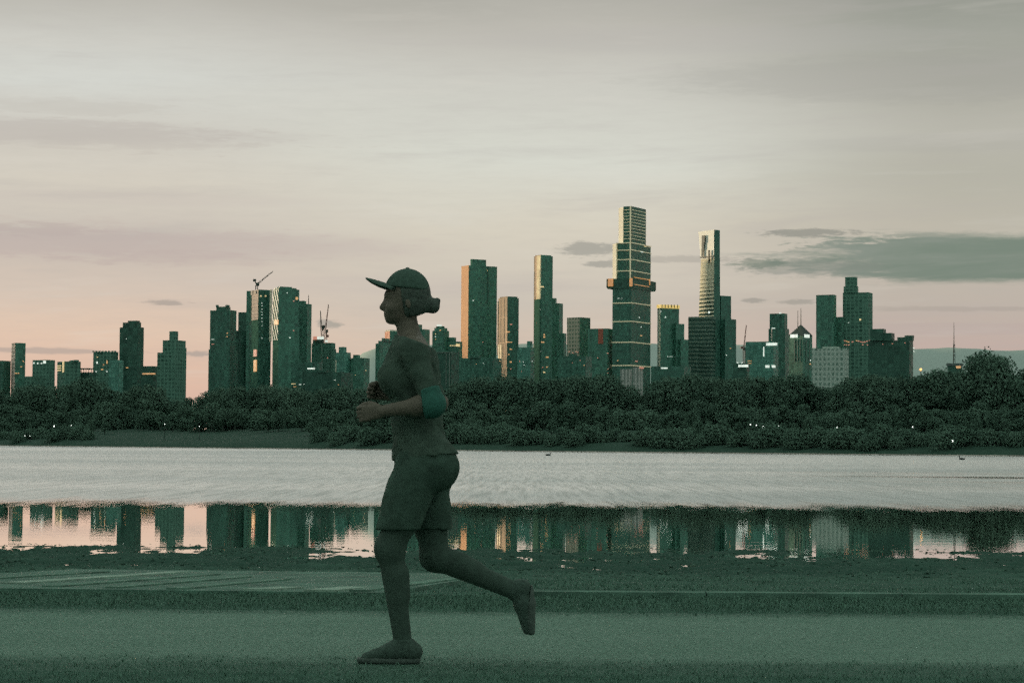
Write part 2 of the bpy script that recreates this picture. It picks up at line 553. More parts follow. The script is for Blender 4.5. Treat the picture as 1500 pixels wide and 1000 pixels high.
def path_mat():
    m, nt = new_mat('fine_gravel_path')
    h = NT(nt)
    g = h.node('ShaderNodeNewGeometry')
    p = g.outputs['Position']
    n = h.noise(p, 0.9, 6.0, 0.65)
    n2 = h.noise(p, 48.0, 6.0, 0.85)
    n3 = h.noise(p, 120.0, 3.0, 0.9)
    n4 = h.noise(h.xyz(h.m('MULTIPLY', h.sep(p)[0], 0.5), h.m('MULTIPLY', h.sep(p)[1], 4.0), 0.0), 1.0, 4.0, 0.6)
    c = h.ramp(h.m('MULTIPLY_ADD', n4, 0.5, h.m('MULTIPLY', n, 0.5)), [(0.3, (0.115, 0.225, 0.165)), (0.7, (0.185, 0.30, 0.235))])
    c = h.mix(h.smooth(n2, 0.42, 0.66), c, (0.045, 0.10, 0.072))
    c = h.mix(h.m('MULTIPLY', h.smooth(n3, 0.52, 0.72), 0.75), c, (0.34, 0.46, 0.39))
    edge = h.m('ADD', h.sep(p)[1], h.m('MULTIPLY_ADD', h.noise(p, 4.0, 5.0, 0.7), 0.9, -0.45))
    ed = h.m('MAXIMUM', h.smooth(edge, 9.75, 9.2), h.smooth(edge, 11.75, 12.35))
    c = h.mix(h.m('MULTIPLY', ed, 0.85), c, (0.05, 0.11, 0.08))
    principled(h, c, 0.9, 0.15, bump=n2, bump_str=0.7, bump_dist=0.012)
    return m


kind(grid_obj('path', np.linspace(-60, 60, 241), np.concatenate([[PATH0 - 0.3], np.linspace(PATH0, PATH1, 12), [PATH1 + 0.3]]), lambda x, y: np.where((y < PATH0 - 0.1) | (y > PATH1 + 0.1), -0.02, 0.004) + 0.0 * x, path_mat()), 'structure')

# kerb along the lake side of the verge
mb = MB()
x = -60.0
while x < 60:
    L = 1.2
    if x < -4.4 or x > -0.75:
        mb.box((x + L / 2, KERB_Y + 0.02 * math.sin(x * 0.7), -0.02), (L - 0.008, 0.14, 0.10))
    x += L
kind(mb.build('kerb', simple('weathered_kerb_concrete', (0.09, 0.175, 0.132), 0.9, 0.1, 0.55, 2.0, 0.4)), 'structure')


# grass
def grass_mat(name, c0, c1):
    m, nt = new_mat(name)
    h = NT(nt)
    g = h.node('ShaderNodeNewGeometry')
    r = g.outputs['Random Per Island']
    n = h.noise(g.outputs['Position'], 1.5, 4.0, 0.6)
    c = h.mix(h.m('MULTIPLY_ADD', r, 0.6, h.m('MULTIPLY', n, 0.4)), c0, c1)
    principled(h, c, 0.8, 0.15)
    return m


def blades(name, n, xr, yr, hr, wr, zf, mat, lean=0.5, clump=None, keepf=None):
    X = rng.uniform(*xr, n)
    Y = rng.uniform(*yr, n)
    if clump is not None:
        keep = fbm(X * clump, Y * clump, 3) + rng.normal(0, 0.08, n) > -0.02
        X, Y = X[keep], Y[keep]
        n = len(X)
    if keepf is not None:
        keep = keepf(X, Y)
        X, Y = X[keep], Y[keep]
        n = len(X)
    Z = zf(X, Y)
    a = rng.uniform(0, 2 * np.pi, n)
    hh = rng.uniform(*hr, n)
    w = rng.uniform(*wr, n)
    la = rng.uniform(0, 2 * np.pi, n)
    ll = hh * rng.uniform(0.1, lean, n)
    dx, dy = np.cos(a) * w / 2, np.sin(a) * w / 2
    v = np.empty((n, 5, 3))
    v[:, 0] = np.stack([X - dx, Y - dy, Z - 0.01], 1)
    v[:, 1] = np.stack([X + dx, Y + dy, Z - 0.01], 1)
    mx, my = X + np.cos(la) * ll * .4, Y + np.sin(la) * ll * .4
    v[:, 2] = np.stack([mx + dx * .8, my + dy * .8, Z + hh * .6], 1)
    v[:, 3] = np.stack([mx - dx * .8, my - dy * .8, Z + hh * .6], 1)
    v[:, 4] = np.stack([X + np.cos(la) * ll, Y + np.sin(la) * ll, Z + hh], 1)
    i = np.arange(n) * 5
    f = [(int(k), int(k) + 1, int(k) + 2, int(k) + 3) for k in i] + [(int(k) + 3, int(k) + 2, int(k) + 4) for k in i]
    return mesh_obj(name, v.reshape(-1, 3).tolist(), f, mat)


GRASS = grass_mat('dusk_grass', (0.05, 0.105, 0.075), (0.13, 0.25, 0.185))
def fringe(y0, y1):
    # thinner growth where the grass creeps over the path edge
    return lambda X, Y: rng.random(len(X)) < np.clip((Y - y0) / (y1 - y0), 0, 1) ** 1.5


kind(blades('grass_verge', 34000, (-4.7, 4.7), (11.9, 13.6), (0.008, 0.028), (0.004, 0.009), lambda x, y: np.maximum(bank_z(x, y), -0.008), GRASS, 1.2, None, fringe(11.9, 12.6)), 'stuff')
kind(blades('foreground_grass', 22000, (-3.5, 3.5), (8.2, 9.75), (0.006, 0.02), (0.003, 0.007), lambda x, y: np.maximum(bank_z(x, y), -0.004), GRASS, 1.2, None, fringe(9.75, 9.1)), 'stuff')
def off_ramp(X, Y):
    s_ = (X + 2.5) - (Y - 13.85) * 0.13
    return ~((s_ > -2.15) & (s_ < 1.8) & (Y < 19.3)) & (rng.random(len(X)) < np.clip((21.5 - Y) / 3, 0.1, 1))


kind(blades('shore_grass', 30000, (-6.8, 6.8), (13.75, 21.5), (0.006, 0.026), (0.006, 0.014), bank_z, GRASS, 1.3, 0.7, off_ramp), 'stuff')
WEED = grass_mat('wet_pondweed', (0.03, 0.065, 0.048), (0.11, 0.21, 0.155))
kind(blades('pondweed', 15000, (-9, 9), (19.2, 26.6), (0.003, 0.014), (0.02, 0.06), lambda x, y: np.maximum(bank_z(x, y), WATER_Z - 0.005), WEED, 2.5, 1.6), 'stuff')

# concrete boat ramp with pale strips on the left
ramp_dir = Vector((0.13, 1.0, 0)).normalized()
ramp_side = Vector((ramp_dir.y, -ramp_dir.x, 0))
rt = thing('boat_ramp', 'low concrete boat ramp with pale strips running down to the water left of the runner', 'boat ramp', (-2.5, 13.85, 0))
ramp_m = simple('damp_ramp_concrete', (0.075, 0.155, 0.115), 0.85, 0.2, 0.45, 3.0, 0.3)
strip_m = simple('pale_ramp_strip', (0.22, 0.33, 0.26), 0.8, 0.2, 0.4, 4.0, 0.3)


def ramp_pt(s, t, dz=0.0):
    p = Vector((-2.5, 13.85, 0)) + ramp_side * s + ramp_dir * t
    z = float(np.interp(p.y, [13.7, 19.3, 22.5], [0.012, -0.19, -0.245]))
    return Vector((p.x + 2.5, p.y - 13.85, z + dz))


def ramp_slab(name, s0, s1, t0, t1, dz, th, mat, taper=0.0):
    vs, fs = [], []
    N = 16
    for i in range(N + 1):
        t = t0 + (t1 - t0) * i / N
        a = ramp_pt(s0 + taper * i / N, t, dz)
        b = ramp_pt(s1 + taper * i / N, t, dz)
        vs += [a, b, b - Vector((0, 0, th)), a - Vector((0, 0, th))]
    for i in range(N):
        k = i * 4
        for j in range(4):
            fs.append((k + j, k + (j + 1) % 4, k + 4 + (j + 1) % 4, k + 4 + j))
    fs += [(0, 3, 2, 1), (N * 4, N * 4 + 1, N * 4 + 2, N * 4 + 3)]
    return mesh_obj(name, vs, fs, mat, rt)


ramp_slab('slab', -2.1, 1.75, 0.0, 5.4, 0.0, 0.12, ramp_m)
strip_d = simple('worn_ramp_strip', (0.105, 0.20, 0.15), 0.85, 0.15, 0.45, 3.0, 0.3)
for s0, w, t0, t1, sm in ((-1.05, 0.17, 0.9, 4.6, strip_m), (-0.55, 0.12, 0.3, 3.9, strip_d), (-0.1, 0.10, 0.2, 3.2, strip_d), (0.33, 0.12, 0.1, 2.6, strip_d), (0.82, 0.18, 0.1, 0.6, strip_m), (1.22, 0.20, 0.05, 0.8, strip_m), (1.5, 0.12, 0.1, 3.4, strip_d), (-1.65, 0.14, 0.5, 4.4, strip_d)):
    ramp_slab('strip', s0, s0 + w, t0, t1, 0.010, 0.02, sm, 0.1)


# ------------------------------------------------------------------ water
def shore_y(x):
    return np.interp(x, [-900, -400, -115, 0, 71, 200, 500], [1150, 810, 492, 362, 308, 240, 170])


def water_mat():
    m, nt = new_mat('lake_water')
    h = NT(nt)
    g = h.node('ShaderNodeNewGeometry')
    p = g.outputs['Position']
    s = h.sep(p)
    x, y = s[0], s[1]
    # 0 = calm near the bank, 1 = wind ruffled
    rag = h.noise(h.xyz(h.m('MULTIPLY', x, 1.3), h.m('MULTIPLY', y, 0.14), 0.0), 1.0, 6.0, 0.75)
    yy = h.m('ADD', y, h.m('MULTIPLY_ADD', rag, 13.0, -6.5))
    ruf = h.smooth(yy, 41.5, 49.5)
    # calm dark lanes far out on the right
    lane = h.noise(h.xyz(h.m('MULTIPLY', x, 0.02), h.m('MULTIPLY', y, 0.075), 5.0), 1.0, 3.0, 0.55)
    lane = h.m('MULTIPLY', h.smooth(lane, 0.40, 0.58), h.m('MULTIPLY', h.smooth(x, 7.0, 21.0), h.m('MULTIPLY', h.smooth(y, 62.0, 70.0), h.smooth(y, 118.0, 92.0))))
    ruf = h.m('MULTIPLY', ruf, h.m('MULTIPLY_ADD', lane, -0.75, 1.0))
    n1 = h.noise(h.xyz(h.m('MULTIPLY', x, 0.5), h.m('MULTIPLY', y, 1.9), 0.0), 1.0, 3.0, 0.55)
    n2 = h.noise(h.xyz(h.m('MULTIPLY', x, 1.0), h.m('MULTIPLY', y, 9.0), 1.0), 1.0, 4.0, 0.6)
    band = h.noise(h.xyz(h.m('MULTIPLY', x, 0.012), h.m('MULTIPLY', h.m('LOGARITHM', y, 2.718), 3.2), 2.0), 1.0, 2.5, 0.5)
    chop = h.noise(h.xyz(h.m('MULTIPLY', x, 5.0), h.m('MULTIPLY', y, 0.12), 9.0), 1.0, 3.0, 0.75)
    hgt = h.m('ADD', h.m('MULTIPLY', n1, 0.006), h.m('MULTIPLY', n2, 0.0016))
    hgt = h.m('MULTIPLY', hgt, h.m('MULTIPLY_ADD', ruf, 3.0, 0.11))
    bn = h.node('ShaderNodeBump')
    bn.inputs['Strength'].default_value = 1.0
    bn.inputs['Distance'].default_value = 1.0
    h.link(hgt, bn.inputs['Height'])
    rough = h.m('MULTIPLY_ADD', ruf, 0.30, 0.004)
    gl = h.node('ShaderNodeBsdfGlossy')
    gl.distribution = 'GGX'
    tint = h.mix(h.m('MULTIPLY', ruf, h.smooth(band, 0.34, 0.68)), (1.0, 0.985, 0.965), (0.70, 0.74, 0.735))
    tint = h.mix(h.m('MULTIPLY', h.smooth(chop, 0.42, 0.66), h.m('MULTIPLY', ruf, 0.62)), tint, (0.46, 0.50, 0.485))
    h.link(tint, gl.inputs['Color'])
    h.link(rough, gl.inputs['Roughness'])
    h.link(bn.outputs[0], gl.inputs['Normal'])
    df = h.node('ShaderNodeBsdfDiffuse')
    df.inputs['Color'].default_value = (0.02, 0.05, 0.04, 1)
    lw = h.node('ShaderNodeLayerWeight')
    lw.inputs['Blend'].default_value = 0.5
    k = h.m('MULTIPLY_ADD', lw.outputs['Facing'], 1.1, -0.03, clamp=True)
    mx = h.node('ShaderNodeMixShader')
    h.link(k, mx.inputs[0])
    h.link(df.outputs[0], mx.inputs[1])
    h.link(gl.outputs[0], mx.inputs[2])
    o = h.node('ShaderNodeOutputMaterial')
    h.link(mx.outputs[0], o.inputs[0])
    return m


xs_s = [-900, -600, -400, -250, -180, -115, -80, -40, 0, 35, 71, 120, 200, 300, 500]
wv, wf = [], []
for i, x in enumerate(xs_s):
    wv += [(x, 17.5, WATER_Z), (x, float(shore_y(x)) + 3, WATER_Z)]
for i in range(len(xs_s) - 1):
    wf.append((2 * i, 2 * i + 2, 2 * i + 3, 2 * i + 1))
kind(mesh_obj('water', wv, wf, water_mat()), 'structure')

# ------------------------------------------------------------------ far bank, hills, added sun-blocking ridge
BANK_D = [0, 1.0, 6, 20, 55, 120, 600, 2000, 8000, 40000]
BANK_H = [-0.6, 0.0, 0.9, 1.9, 3.8, 4.0, 4.0, 4.0, 4.0, 4.0]


def land_z(dist):
    return float(np.interp(dist, BANK_D, BANK_H))


def lawn_mat():
    m, nt = new_mat('dusk_lawn')
    h = NT(nt)
    g = h.node('ShaderNodeNewGeometry')
    n = h.noise(g.outputs['Position'], 0.15, 6.0, 0.7)
    n2 = h.noise(g.outputs['Position'], 1.8, 5.0, 0.75)
    c = h.ramp(h.m('MULTIPLY_ADD', n2, 0.5, h.m('MULTIPLY', n, 0.5)), [(0.3, (0.022, 0.052, 0.037)), (0.7, (0.046, 0.096, 0.070))])
    principled(h, c, 0.9, 0.1)
    return m


fx = list(np.linspace(-900, 500, 120))
fv, ff = [], []
for x in fx:
    sy = float(shore_y(x))
    for dd, hh in zip(BANK_D, BANK_H):
        widen = 1 + dd / 1500 if dd > 100 else 1
        fv.append((x * widen, sy + dd, hh + (0.25 * math.sin(x * 0.11) if 3 < dd < 100 else 0)))
nb = len(BANK_D)
for i in range(len(fx) - 1):
    for j in range(nb - 1):
        ff.append((i * nb + j, (i + 1) * nb + j, (i + 1) * nb + j + 1, i * nb + j + 1))
kind(mesh_obj('lawn', fv, ff, lawn_mat(), smooth=True), 'structure')

# stone edging where the lawn meets the lake
ev_, ef_ = [], []
for x in fx:
    sy = float(shore_y(x))
    for dy, z in ((-0.4, WATER_Z - 0.3), (-0.4, WATER_Z + 0.13), (0.5, WATER_Z + 0.15), (0.5, WATER_Z - 0.3)):
        ev_.append((x, sy + dy, z))
for i in range(len(fx) - 1):
    for j in range(4):
        ef_.append((i * 4 + j, (i + 1) * 4 + j, (i + 1) * 4 + (j + 1) % 4, i * 4 + (j + 1) % 4))
kind(mesh_obj('lake_edging', ev_, ef_, simple('pale_edging_stone', (0.4, 0.36, 0.32), 0.8, 0.2, 0.5, 0.2)), 'structure')


def ridge(name, pts, wid, mat):
    """pts: list of (x, y, height); a broad ridge with ragged crest"""
    vs, fs = [], []
    prof = [(-1.0, 0.0), (-0.55, 0.45), (-0.2, 0.88), (0, 1.0), (0.25, 0.85), (0.6, 0.4), (1.0, 0.0)]
    P3 = [Vector(p) for p in pts]
    for i, p in enumerate(P3):
        a = P3[max(i - 1, 0)]
        b = P3[min(i + 1, len(P3) - 1)]
        t = Vector((b.x - a.x, b.y - a.y, 0)).normalized()
        nrm = Vector((-t.y, t.x, 0))
        for s, k in prof:
            q = Vector((p.x, p.y, 0)) + nrm * (s * wid)
            vs.append((q.x, q.y, p.z * k - 2 + (0 if k in (0, 1) else random.uniform(-.04, .04) * p.z)))
    n = len(prof)
    for i in range(len(P3) - 1):
        for j in range(n - 1):
            fs.append((i * n + j, (i + 1) * n + j, (i + 1) * n + j + 1, i * n + j + 1))
    return kind(mesh_obj(name, vs, fs, mat, smooth=True), 'structure')


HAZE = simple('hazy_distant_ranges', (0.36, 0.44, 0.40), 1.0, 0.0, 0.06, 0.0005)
pts = []
for i in range(80):
    a = -0.16 + 0.52 * i / 79
    px = 750 + F * math.tan(a)
    top = np.interp(px, [250, 430, 490, 540, 700, 1000, 1250, 1500, 1900], [645, 645, 560, 512, 508, 508, 513, 515, 520]) - 3.5
    Yd = 17000
    q = P(px, top + 1.6 * math.sin(i * 0.9) + random.uniform(-.8, .8), Yd)
    pts.append((q.x, q.y, q.z))
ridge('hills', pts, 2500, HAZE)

SHADE_RIDGE = simple('added_ridge_slope', (0.05, 0.085, 0.06), 0.95, 0.05, 0.5, 0.01)
pts = []
for i in range(60):
    y = -2500 + 11000 * i / 59
    pts.append((-3000 + 120 * math.sin(i * 0.5), y, 312 + 12 * math.sin(i * 1.3) + random.uniform(-5, 5)))
ridge('hills', pts, 520, SHADE_RIDGE)  # added out of view to block the low sun; not real hills

# ------------------------------------------------------------------ buildings
class Face:
    pass


def footprint(Y, xl, xc, xr, alpha, py=560, grow=0.0):
    """rectangle in plan whose near corner stands at column xc; left wall spans xl..xc, right wall xc..xr"""
    C = P(xc, py, Y)
    w1 = P(xc, py, Y).x - P(xl, py, Y).x
    w2 = P(xr, py, Y).x - P(xc, py, Y).x
    ca, sa = math.cos(alpha), math.sin(alpha)
    e1, e2 = Vector((-ca, sa)), Vector((sa, ca))
    a, b = max(w1, 0.5) / ca, max(w2, 0.5) / sa
    c = Vector((C.x, Y)) - e1 * grow - e2 * grow
    a, b = a + 2 * grow, b + 2 * grow
    return [c, c + e2 * b, c + e2 * b + e1 * a, c + e1 * a]     # counter-clockwise from near corner


def prism(name, fp, z0, z1, mats, parent, origin, fp_top=None):
    """walls with UV in metres; mats = [right wall and backs, left wall]"""
    fp_top = fp_top or fp
    vs, fs, uvs, fm = [], [], [], []
    n = len(fp)
    u = 0.0
    for i in range(n):
        a, b = fp[i], fp[(i + 1) % n]
        at, bt = fp_top[i], fp_top[(i + 1) % n]
        L = (b - a).length
        k = len(vs)
        vs += [(a.x, a.y, z0), (b.x, b.y, z0), (bt.x, bt.y, z1), (at.x, at.y, z1)]
        fs.append((k, k + 1, k + 2, k + 3))
        uvs += [(u, z0), (u + L, z0), (u + L, z1), (u, z1)]
        fm.append(1 if i == n - 1 else 0)
        u += L
    k = len(vs)
    vs += [(p.x, p.y, z1) for p in fp_top]
    fs.append(tuple(range(k, k + n)))
    uvs += [(0.5, 0.5)] * n
    fm.append(0)
    vs = [(v[0] - origin.x, v[1] - origin.y, v[2] - origin.z) for v in vs]
    return mesh_obj(name, vs, fs, mats, parent, uvs=uvs, face_mats=fm)


class Tower:
    def __init__(self, name, label, cat, Y, xc, alpha=25, mat='glass', left=None, group=None, base=3.5):
        self.Y, self.al, self.base = Y, R(alpha), base
        c = P(xc, 560, Y)
        self.o = Vector((c.x, Y, base))
        self.root = thing(name, label, cat, self.o, group)
        self.mat, self.left = G[mat], G[left or mat]
        self.tops = {}
        self.main = None

    def tier(self, part, xl, xc, xr, yt, yb=None, dY=0.0, mat=None, left=None, alpha=None, top=None, grow=0.0):
        al = self.al if alpha is None else R(alpha)
        Y = self.Y + dY
        fp = footprint(Y, xl, xc, xr, al, yt, grow)
        fpt = footprint(Y, *top, al, yt, grow) if top else None
        z1 = P(xc, yt, Y).z
        z0 = self.base if yb is None else P(xc, yb, Y).z
        m = G[mat] if mat else self.mat
        l = G[left] if left else (G[mat] if mat else self.left)
        if self.main is None:
            self.main = (fp, al)
        return prism(part, fp, z0, z1, [m, l], self.root, self.o, fpt)

    def band(self, part, xl, xc, xr, y, th, mat, dY=0.0, grow=0.7, alpha=None):
        al = self.al if alpha is None else R(alpha)
        Y = self.Y + dY
        fp = footprint(Y, xl, xc, xr, al, y, grow)
        z = P(xc, y, Y).z
        return prism(part, fp, z - th / 2, z + th / 2, [mat, mat], self.root, self.o)

    def hit(self, px, py, fp, proud=0.5):
        """where the sight line of a pixel meets the nearer visible wall of fp"""
        d = ray(px, py)
        best = None
        c0 = Vector((0.0, 0.0))
        dd = Vector((d.x, d.y))
        for a, b in ((fp[0], fp[1]), (fp[3], fp[0])):
            e = b - a
            den = dd.x * (-e.y) + dd.y * e.x
            if abs(den) < 1e-9:
                continue
            t = (a.x * (-e.y) + a.y * e.x) / den
            pt = dd * t
            s = (pt - a).dot(e) / e.length_squared
            off = max(0, -s, s - 1)
            if best is None or off < best[0]:
                nrm = Vector((e.y, -e.x)).normalized()
                best = (off, Vector((pt.x, pt.y, H + d.z * t)), nrm, e.normalized())
        off, p, nrm, e = best
        return p + Vector((nrm.x, nrm.y, 0)) * proud, e, nrm

    def panel(self, part, x0, y0, x1, y1, mat, fp=None, proud=0.5, label=None):
        fp = fp or self.main[0]
        p, e, nrm = self.hit((x0 + x1) / 2, (y0 + y1) / 2, fp, proud)
        k = p.y / F
        vis = max(abs(e.x), 0.2)
        w = abs(x1 - x0) * k / vis
        hh = abs(y1 - y0) * k
        e3, n3 = Vector((e.x, e.y, 0)), Vector((nrm.x, nrm.y, 0))
        c = p - self.o
        vs = []
        for dn in (-1.0, 0.0):
            for su, sv in ((-.5, -.5), (.5, -.5), (.5, .5), (-.5, .5)):
                vs.append(c + e3 * (su * w) + Vector((0, 0, sv * hh)) + n3 * dn)
        fs = [(4, 5, 6, 7), (3, 2, 1, 0), (0, 1, 5, 4), (1, 2, 6, 5), (2, 3, 7, 6), (3, 0, 4, 7)]
        o = mesh_obj(part, vs, fs, mat, self.root)
        if label:
            o['label'] = label
        return o

    def wins(self, lst, fp=None):
        for it in lst:
            x, y, c = it[:3]
            w = it[3] if len(it) > 3 else 1.6
            hh = it[4] if len(it) > 4 else 1.3
            self.panel('lit_window', x - w / 2, y - hh / 2, x + w / 2, y + hh / 2, WINS[c], fp)

    def scatter(self, n, x0, x1, y0, y1, cols='oowy', fp=None, w=(0.9, 1.7)):
        for i in range(max(2, int(n * 0.42))):
            x, y = random.uniform(x0, x1), random.uniform(y0, y1)
            self.wins([(x, y, random.choice(cols), random.uniform(*w), random.uniform(0.7, 1.2))], fp)

    def mast(self, part, x, y0, y1, r0=0.7, r1=0.25, dY=0.0, mat=None):
        a, b = P(x, y0, self.Y + dY) - self.o, P(x, y1, self.Y + dY) - self.o
        mb = MB()
        mb.bar(a, b, r0, r1)
        return mb.build(part, mat or STEEL, self.root)


TW = 'tower block'

# --- far left
t = Tower('office_block', 'low dark block cut off by the left edge of the photo', 'building', 1900, 4, mat='glass_b')
t.tier('wall', -30, 4, 12, 528)
t = Tower('apartment_tower', 'slim tower with pale pinkish balcony wall at the far left', TW, 1900, 22.5, alpha=62, mat='glass', left='lit_pale')
t.tier('tower_body', 13, 22.5, 36, 502)
t.wins([(31, 537, 'o'), (23.5, 546.5, 'o', 3), (27, 546.5, 'o'), (34, 529, 'o'), (34, 574, 'o', 2), (34, 584, 'o', 2)])
t = Tower('office_block', 'broad low block with a row of white roof lights beside the slim pinkish tower', 'building', 1850, 72, mat='conc')
t.tier('wall', 45, 72, 78, 527)
t.tier('podium', 34, 46, 60, 551, dY=-30)
t.wins([(50, 531.5, 'w', 2, 2), (55.5, 532, 'w', 2, 2), (61, 532, 'w', 2, 2), (65.5, 530, 'w', 4, 4)])
t = Tower('office_block', 'low block with yellow lit side panels between two dark low blocks', 'building', 1800, 95, alpha=60, mat='conc', left='conc')
t.tier('wall', 78, 95, 116, 529)
t.tier('roof_room', 97, 110, 115, 527, 529.5)
for yy in (535, 538, 541.5):
    t.panel('lit_panel', 83, yy, 91, yy + 1.6, WIN_Y)
t.panel('lit_panel', 91.5, 529, 94.5, 545, WIN_Y)
t = Tower('office_block', 'very low block with a posted roof terrace left of the crenellated block', 'building', 1820, 130, mat='dark')
t.tier('wall', 114, 130, 138, 545)
t.tier('roof_slab', 115, 130, 136, 539, 540.5)
for xx in (116, 119, 122.5, 126, 130, 134):
    t.mast('post', xx, 545.5, 540, 0.25, 0.25)
t = Tower('apartment_block', 'dark block with small crenellated rooftop boxes left of the tallest left tower', 'building', 1900, 165, mat='conc')
t.tier('wall', 134, 165, 171, 515)
for xx in (135, 139.5, 144, 148.5, 153, 158, 163, 167):
    t.tier('roof_box', xx, xx + 2.2, xx + 2.8, 513.7, 515.5, dY=4)
t.wins([(142.5, 531, 'w', 1.8, 3), (157, 530, 'o', 1.3, 5), (150, 541, 'o', 2.6, 1.6), (141, 544, 'w'), (157, 544, 'w'), (143, 523, 'y'), (152, 534, 'o')])
t = Tower('glass_block', 'pale teal glass block in front of the tall stepped tower on the left', 'building', 1700, 174, mat='glass_c')
t.tier('wall', 158, 174, 179, 527)
t = Tower('stepped_tower', 'tall plain dark tower with a notched crown standing alone on the left', TW, 1900, 202, mat='dark')
t.tier('tower_body', 173, 202, 208.5, 479)
t.tier('upper_tier', 178, 200, 205, 472, 479.5, dY=3)
t.tier('crown', 186, 200.5, 204, 469.5, 472.5, dY=5)
t.wins([(186.5, 538.5, 'o', 3), (185, 496, 'w', .8, .8), (175, 532, 'o')])
t = Tower('office_block', 'low block with a glowing orange strip window between two left towers', 'building', 1850, 224, mat='dark')
t.tier('wall', 206, 224, 231, 536)
t.panel('lit_strip', 208, 546.2, 228, 548.2, WIN_O)
t = Tower('stepped_tower', 'grey green tower stepping up to a small square crown right of the lone dark tower', TW, 1800, 256, mat='conc')
t.tier('tower_body', 228.5, 256, 269, 516)
t.tier('upper_tier', 237, 257, 268.5, 498, 516.5, dY=4)
t.tier('crown', 247.5, 256.5, 260, 485, 498.5, dY=8)
t.tier('side_wing', 262, 268, 272, 509, 541, dY=18)

# --- left cluster
t = Tower('stepped_tower', 'leftmost tower of the dense left cluster, with a notched castle-like crown', TW, 2050, 337, mat='glass_b')
t.tier('tower_body', 306, 337, 344.5, 454)
t.tier('lower_tier', 303.5, 337, 346, 511, dY=-4)
t.tier('crown', 316, 330, 336, 449, 454.5, dY=4)
t.tier('crown_horn', 316, 318.5, 320, 446.5, 449.5, dY=5)
t.tier('crown_horn', 330, 334, 336, 446.5, 449.5, dY=5)
t.wins([(333, 488, 'o'), (333, 493, 'o'), (312, 497, 'w', 4, .8), (312, 504, 'r', 4, .8), (312, 529, 'r', 4, 1), (328, 515, 'o'), (332, 540, 'o', 2), (331, 543.5, 'o', 4), (331, 550, 'o', 4), (313, 551, 'o'), (329, 528, 'w', 2, .8)])
t = Tower('glass_tower', 'dark shouldered tower filling the gap left of the craned tower', TW, 2100, 368, mat='dark')
t.tier('tower_body', 348, 368, 378, 457)
t.tier('side_wing', 344, 352, 360, 484, dY=-5)
t.wins([(356, 501, 'r', 2, 1), (352, 520, 'r'), (364, 512, 'o')])
t = Tower('craned_tower', 'tower under construction with pale panelled side and a crane on its roof', TW, 2000, 378.5, alpha=60, mat='glass_b', left='lit_pink')
t.tier('tower_body', 366.5, 378.5, 396, 424, 468)
t.tier('lower_tier', 366.5, 378.5, 396, 468, left='matte')  # darker left wall paints the sunlight fading out lower down
t.tier('rear_slab', 361, 366, 378, 426, dY=30, mat='glass', left='glass', alpha=25)
t.wins([(382, 433.5, 'y', 2, 2), (389, 433.5, 'y', 2, 2)])
t.wins([(383.5, y, 'w', .9, 1.0) for y in (444, 448, 453, 457, 461, 466, 471, 477, 495)])
t.panel('lit_shaft', 371.5, 512, 376.5, 522, WIN_R)
t.panel('lit_shaft', 371.5, 527, 376.5, 544, WIN_O)
t.panel('screen_panel', 368, 425.5, 371, 432, STEEL)
t.panel('screen_panel', 373, 426, 376, 430, STEEL)
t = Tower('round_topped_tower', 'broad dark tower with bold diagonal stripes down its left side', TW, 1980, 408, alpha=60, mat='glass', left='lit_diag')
t.tier('tower_body', 397.5, 408, 437, 423, 498)
t.tier('lower_tier', 397.5, 408, 437, 498, left='matte')
t.tier('crown', 400, 408.5, 433, 421, 423.3, dY=4)
t.tier('crown_cap', 405, 410, 427, 419.6, 421.3, dY=8)
t.panel('edge_column', 395.3, 424, 397.6, 500, G['lit_white'])
t.wins([(434.5, 437, 'o', 3, 4), (420.5, 429, 'w', 1.2), (430, 484, 'r'), (424.5, 494.5, 'w', 1.6), (405, 472, 'o', 6, 7), (430, 441, 'r')])
t = Tower('glass_tower', 'dark tower with a rooftop aerial, against the right side of the striped tower', TW, 2020, 450, mat='glass')
t.tier('tower_body', 435, 450, 455.5, 445)
t.tier('crown', 438, 445, 448, 440.5, 445.5, dY=3)
t.mast('aerial', 452, 445, 432, 0.5, 0.2)
t = Tower('office_block', 'low dark block with a white lit sign strip below the striped tower', 'building', 1850, 466, mat='glass_b')
t.tier('wall', 425, 466, 472, 530)
t.panel('lit_sign', 450.5, 538.6, 461.5, 540.8, WIN_W)
t.wins([(446.5, 547.5, 'o', 2.2, 2.2), (430, 562, 'y', 6, 1), (440, 563, 'w', 3, 1), (432, 566, 'o', 4, .8)])
t = Tower('unfinished_block', 'unfinished block topped by white and red site lights beneath two cranes', 'building', 2050, 470, mat='glass')
t.tier('tower_body', 456, 470, 474, 503)
t.tier('formwork', 458, 468, 473, 496, 503.3, dY=3, mat='dark')
t.panel('site_light', 459, 492.5, 464, 497.5, WIN_R)
t.panel('site_light', 465, 493, 474, 497, WIN_W)
t.panel('site_light', 476.5, 498, 479.5, 501, WIN_W)
t = Tower('glass_tower', 'dark tower standing right behind the two leaning cranes', TW, 2040, 486, mat='conc')
t.tier('tower_body', 472, 486, 490.5, 502)
t.tier('side_wing', 484, 489, 492, 511)
t.wins([(489, 516, 'r', 1, 1), (474, 553, 'w', 1.4), (480, 524, 'r', .8)])
t = Tower('apartment_block', 'teal mid height block with a pale edge line, right of the cranes', 'building', 1950, 507, mat='glass_c')
t.tier('tower_body', 491, 507, 513, 516)
t.tier('crown', 496, 503, 507, 508, 516.5, dY=3)
t.panel('edge_column', 491.8, 527, 492.8, 562, G['lit_white'])
t.scatter(9, 494, 511, 540, 560, 'www', w=(.7, 1.1))
t = Tower('apartment_block', 'dark mid height block last before the hazy gap left of the runner', 'building', 1950, 533, mat='glass')
t.tier('tower_body', 513, 533, 540.5, 524)
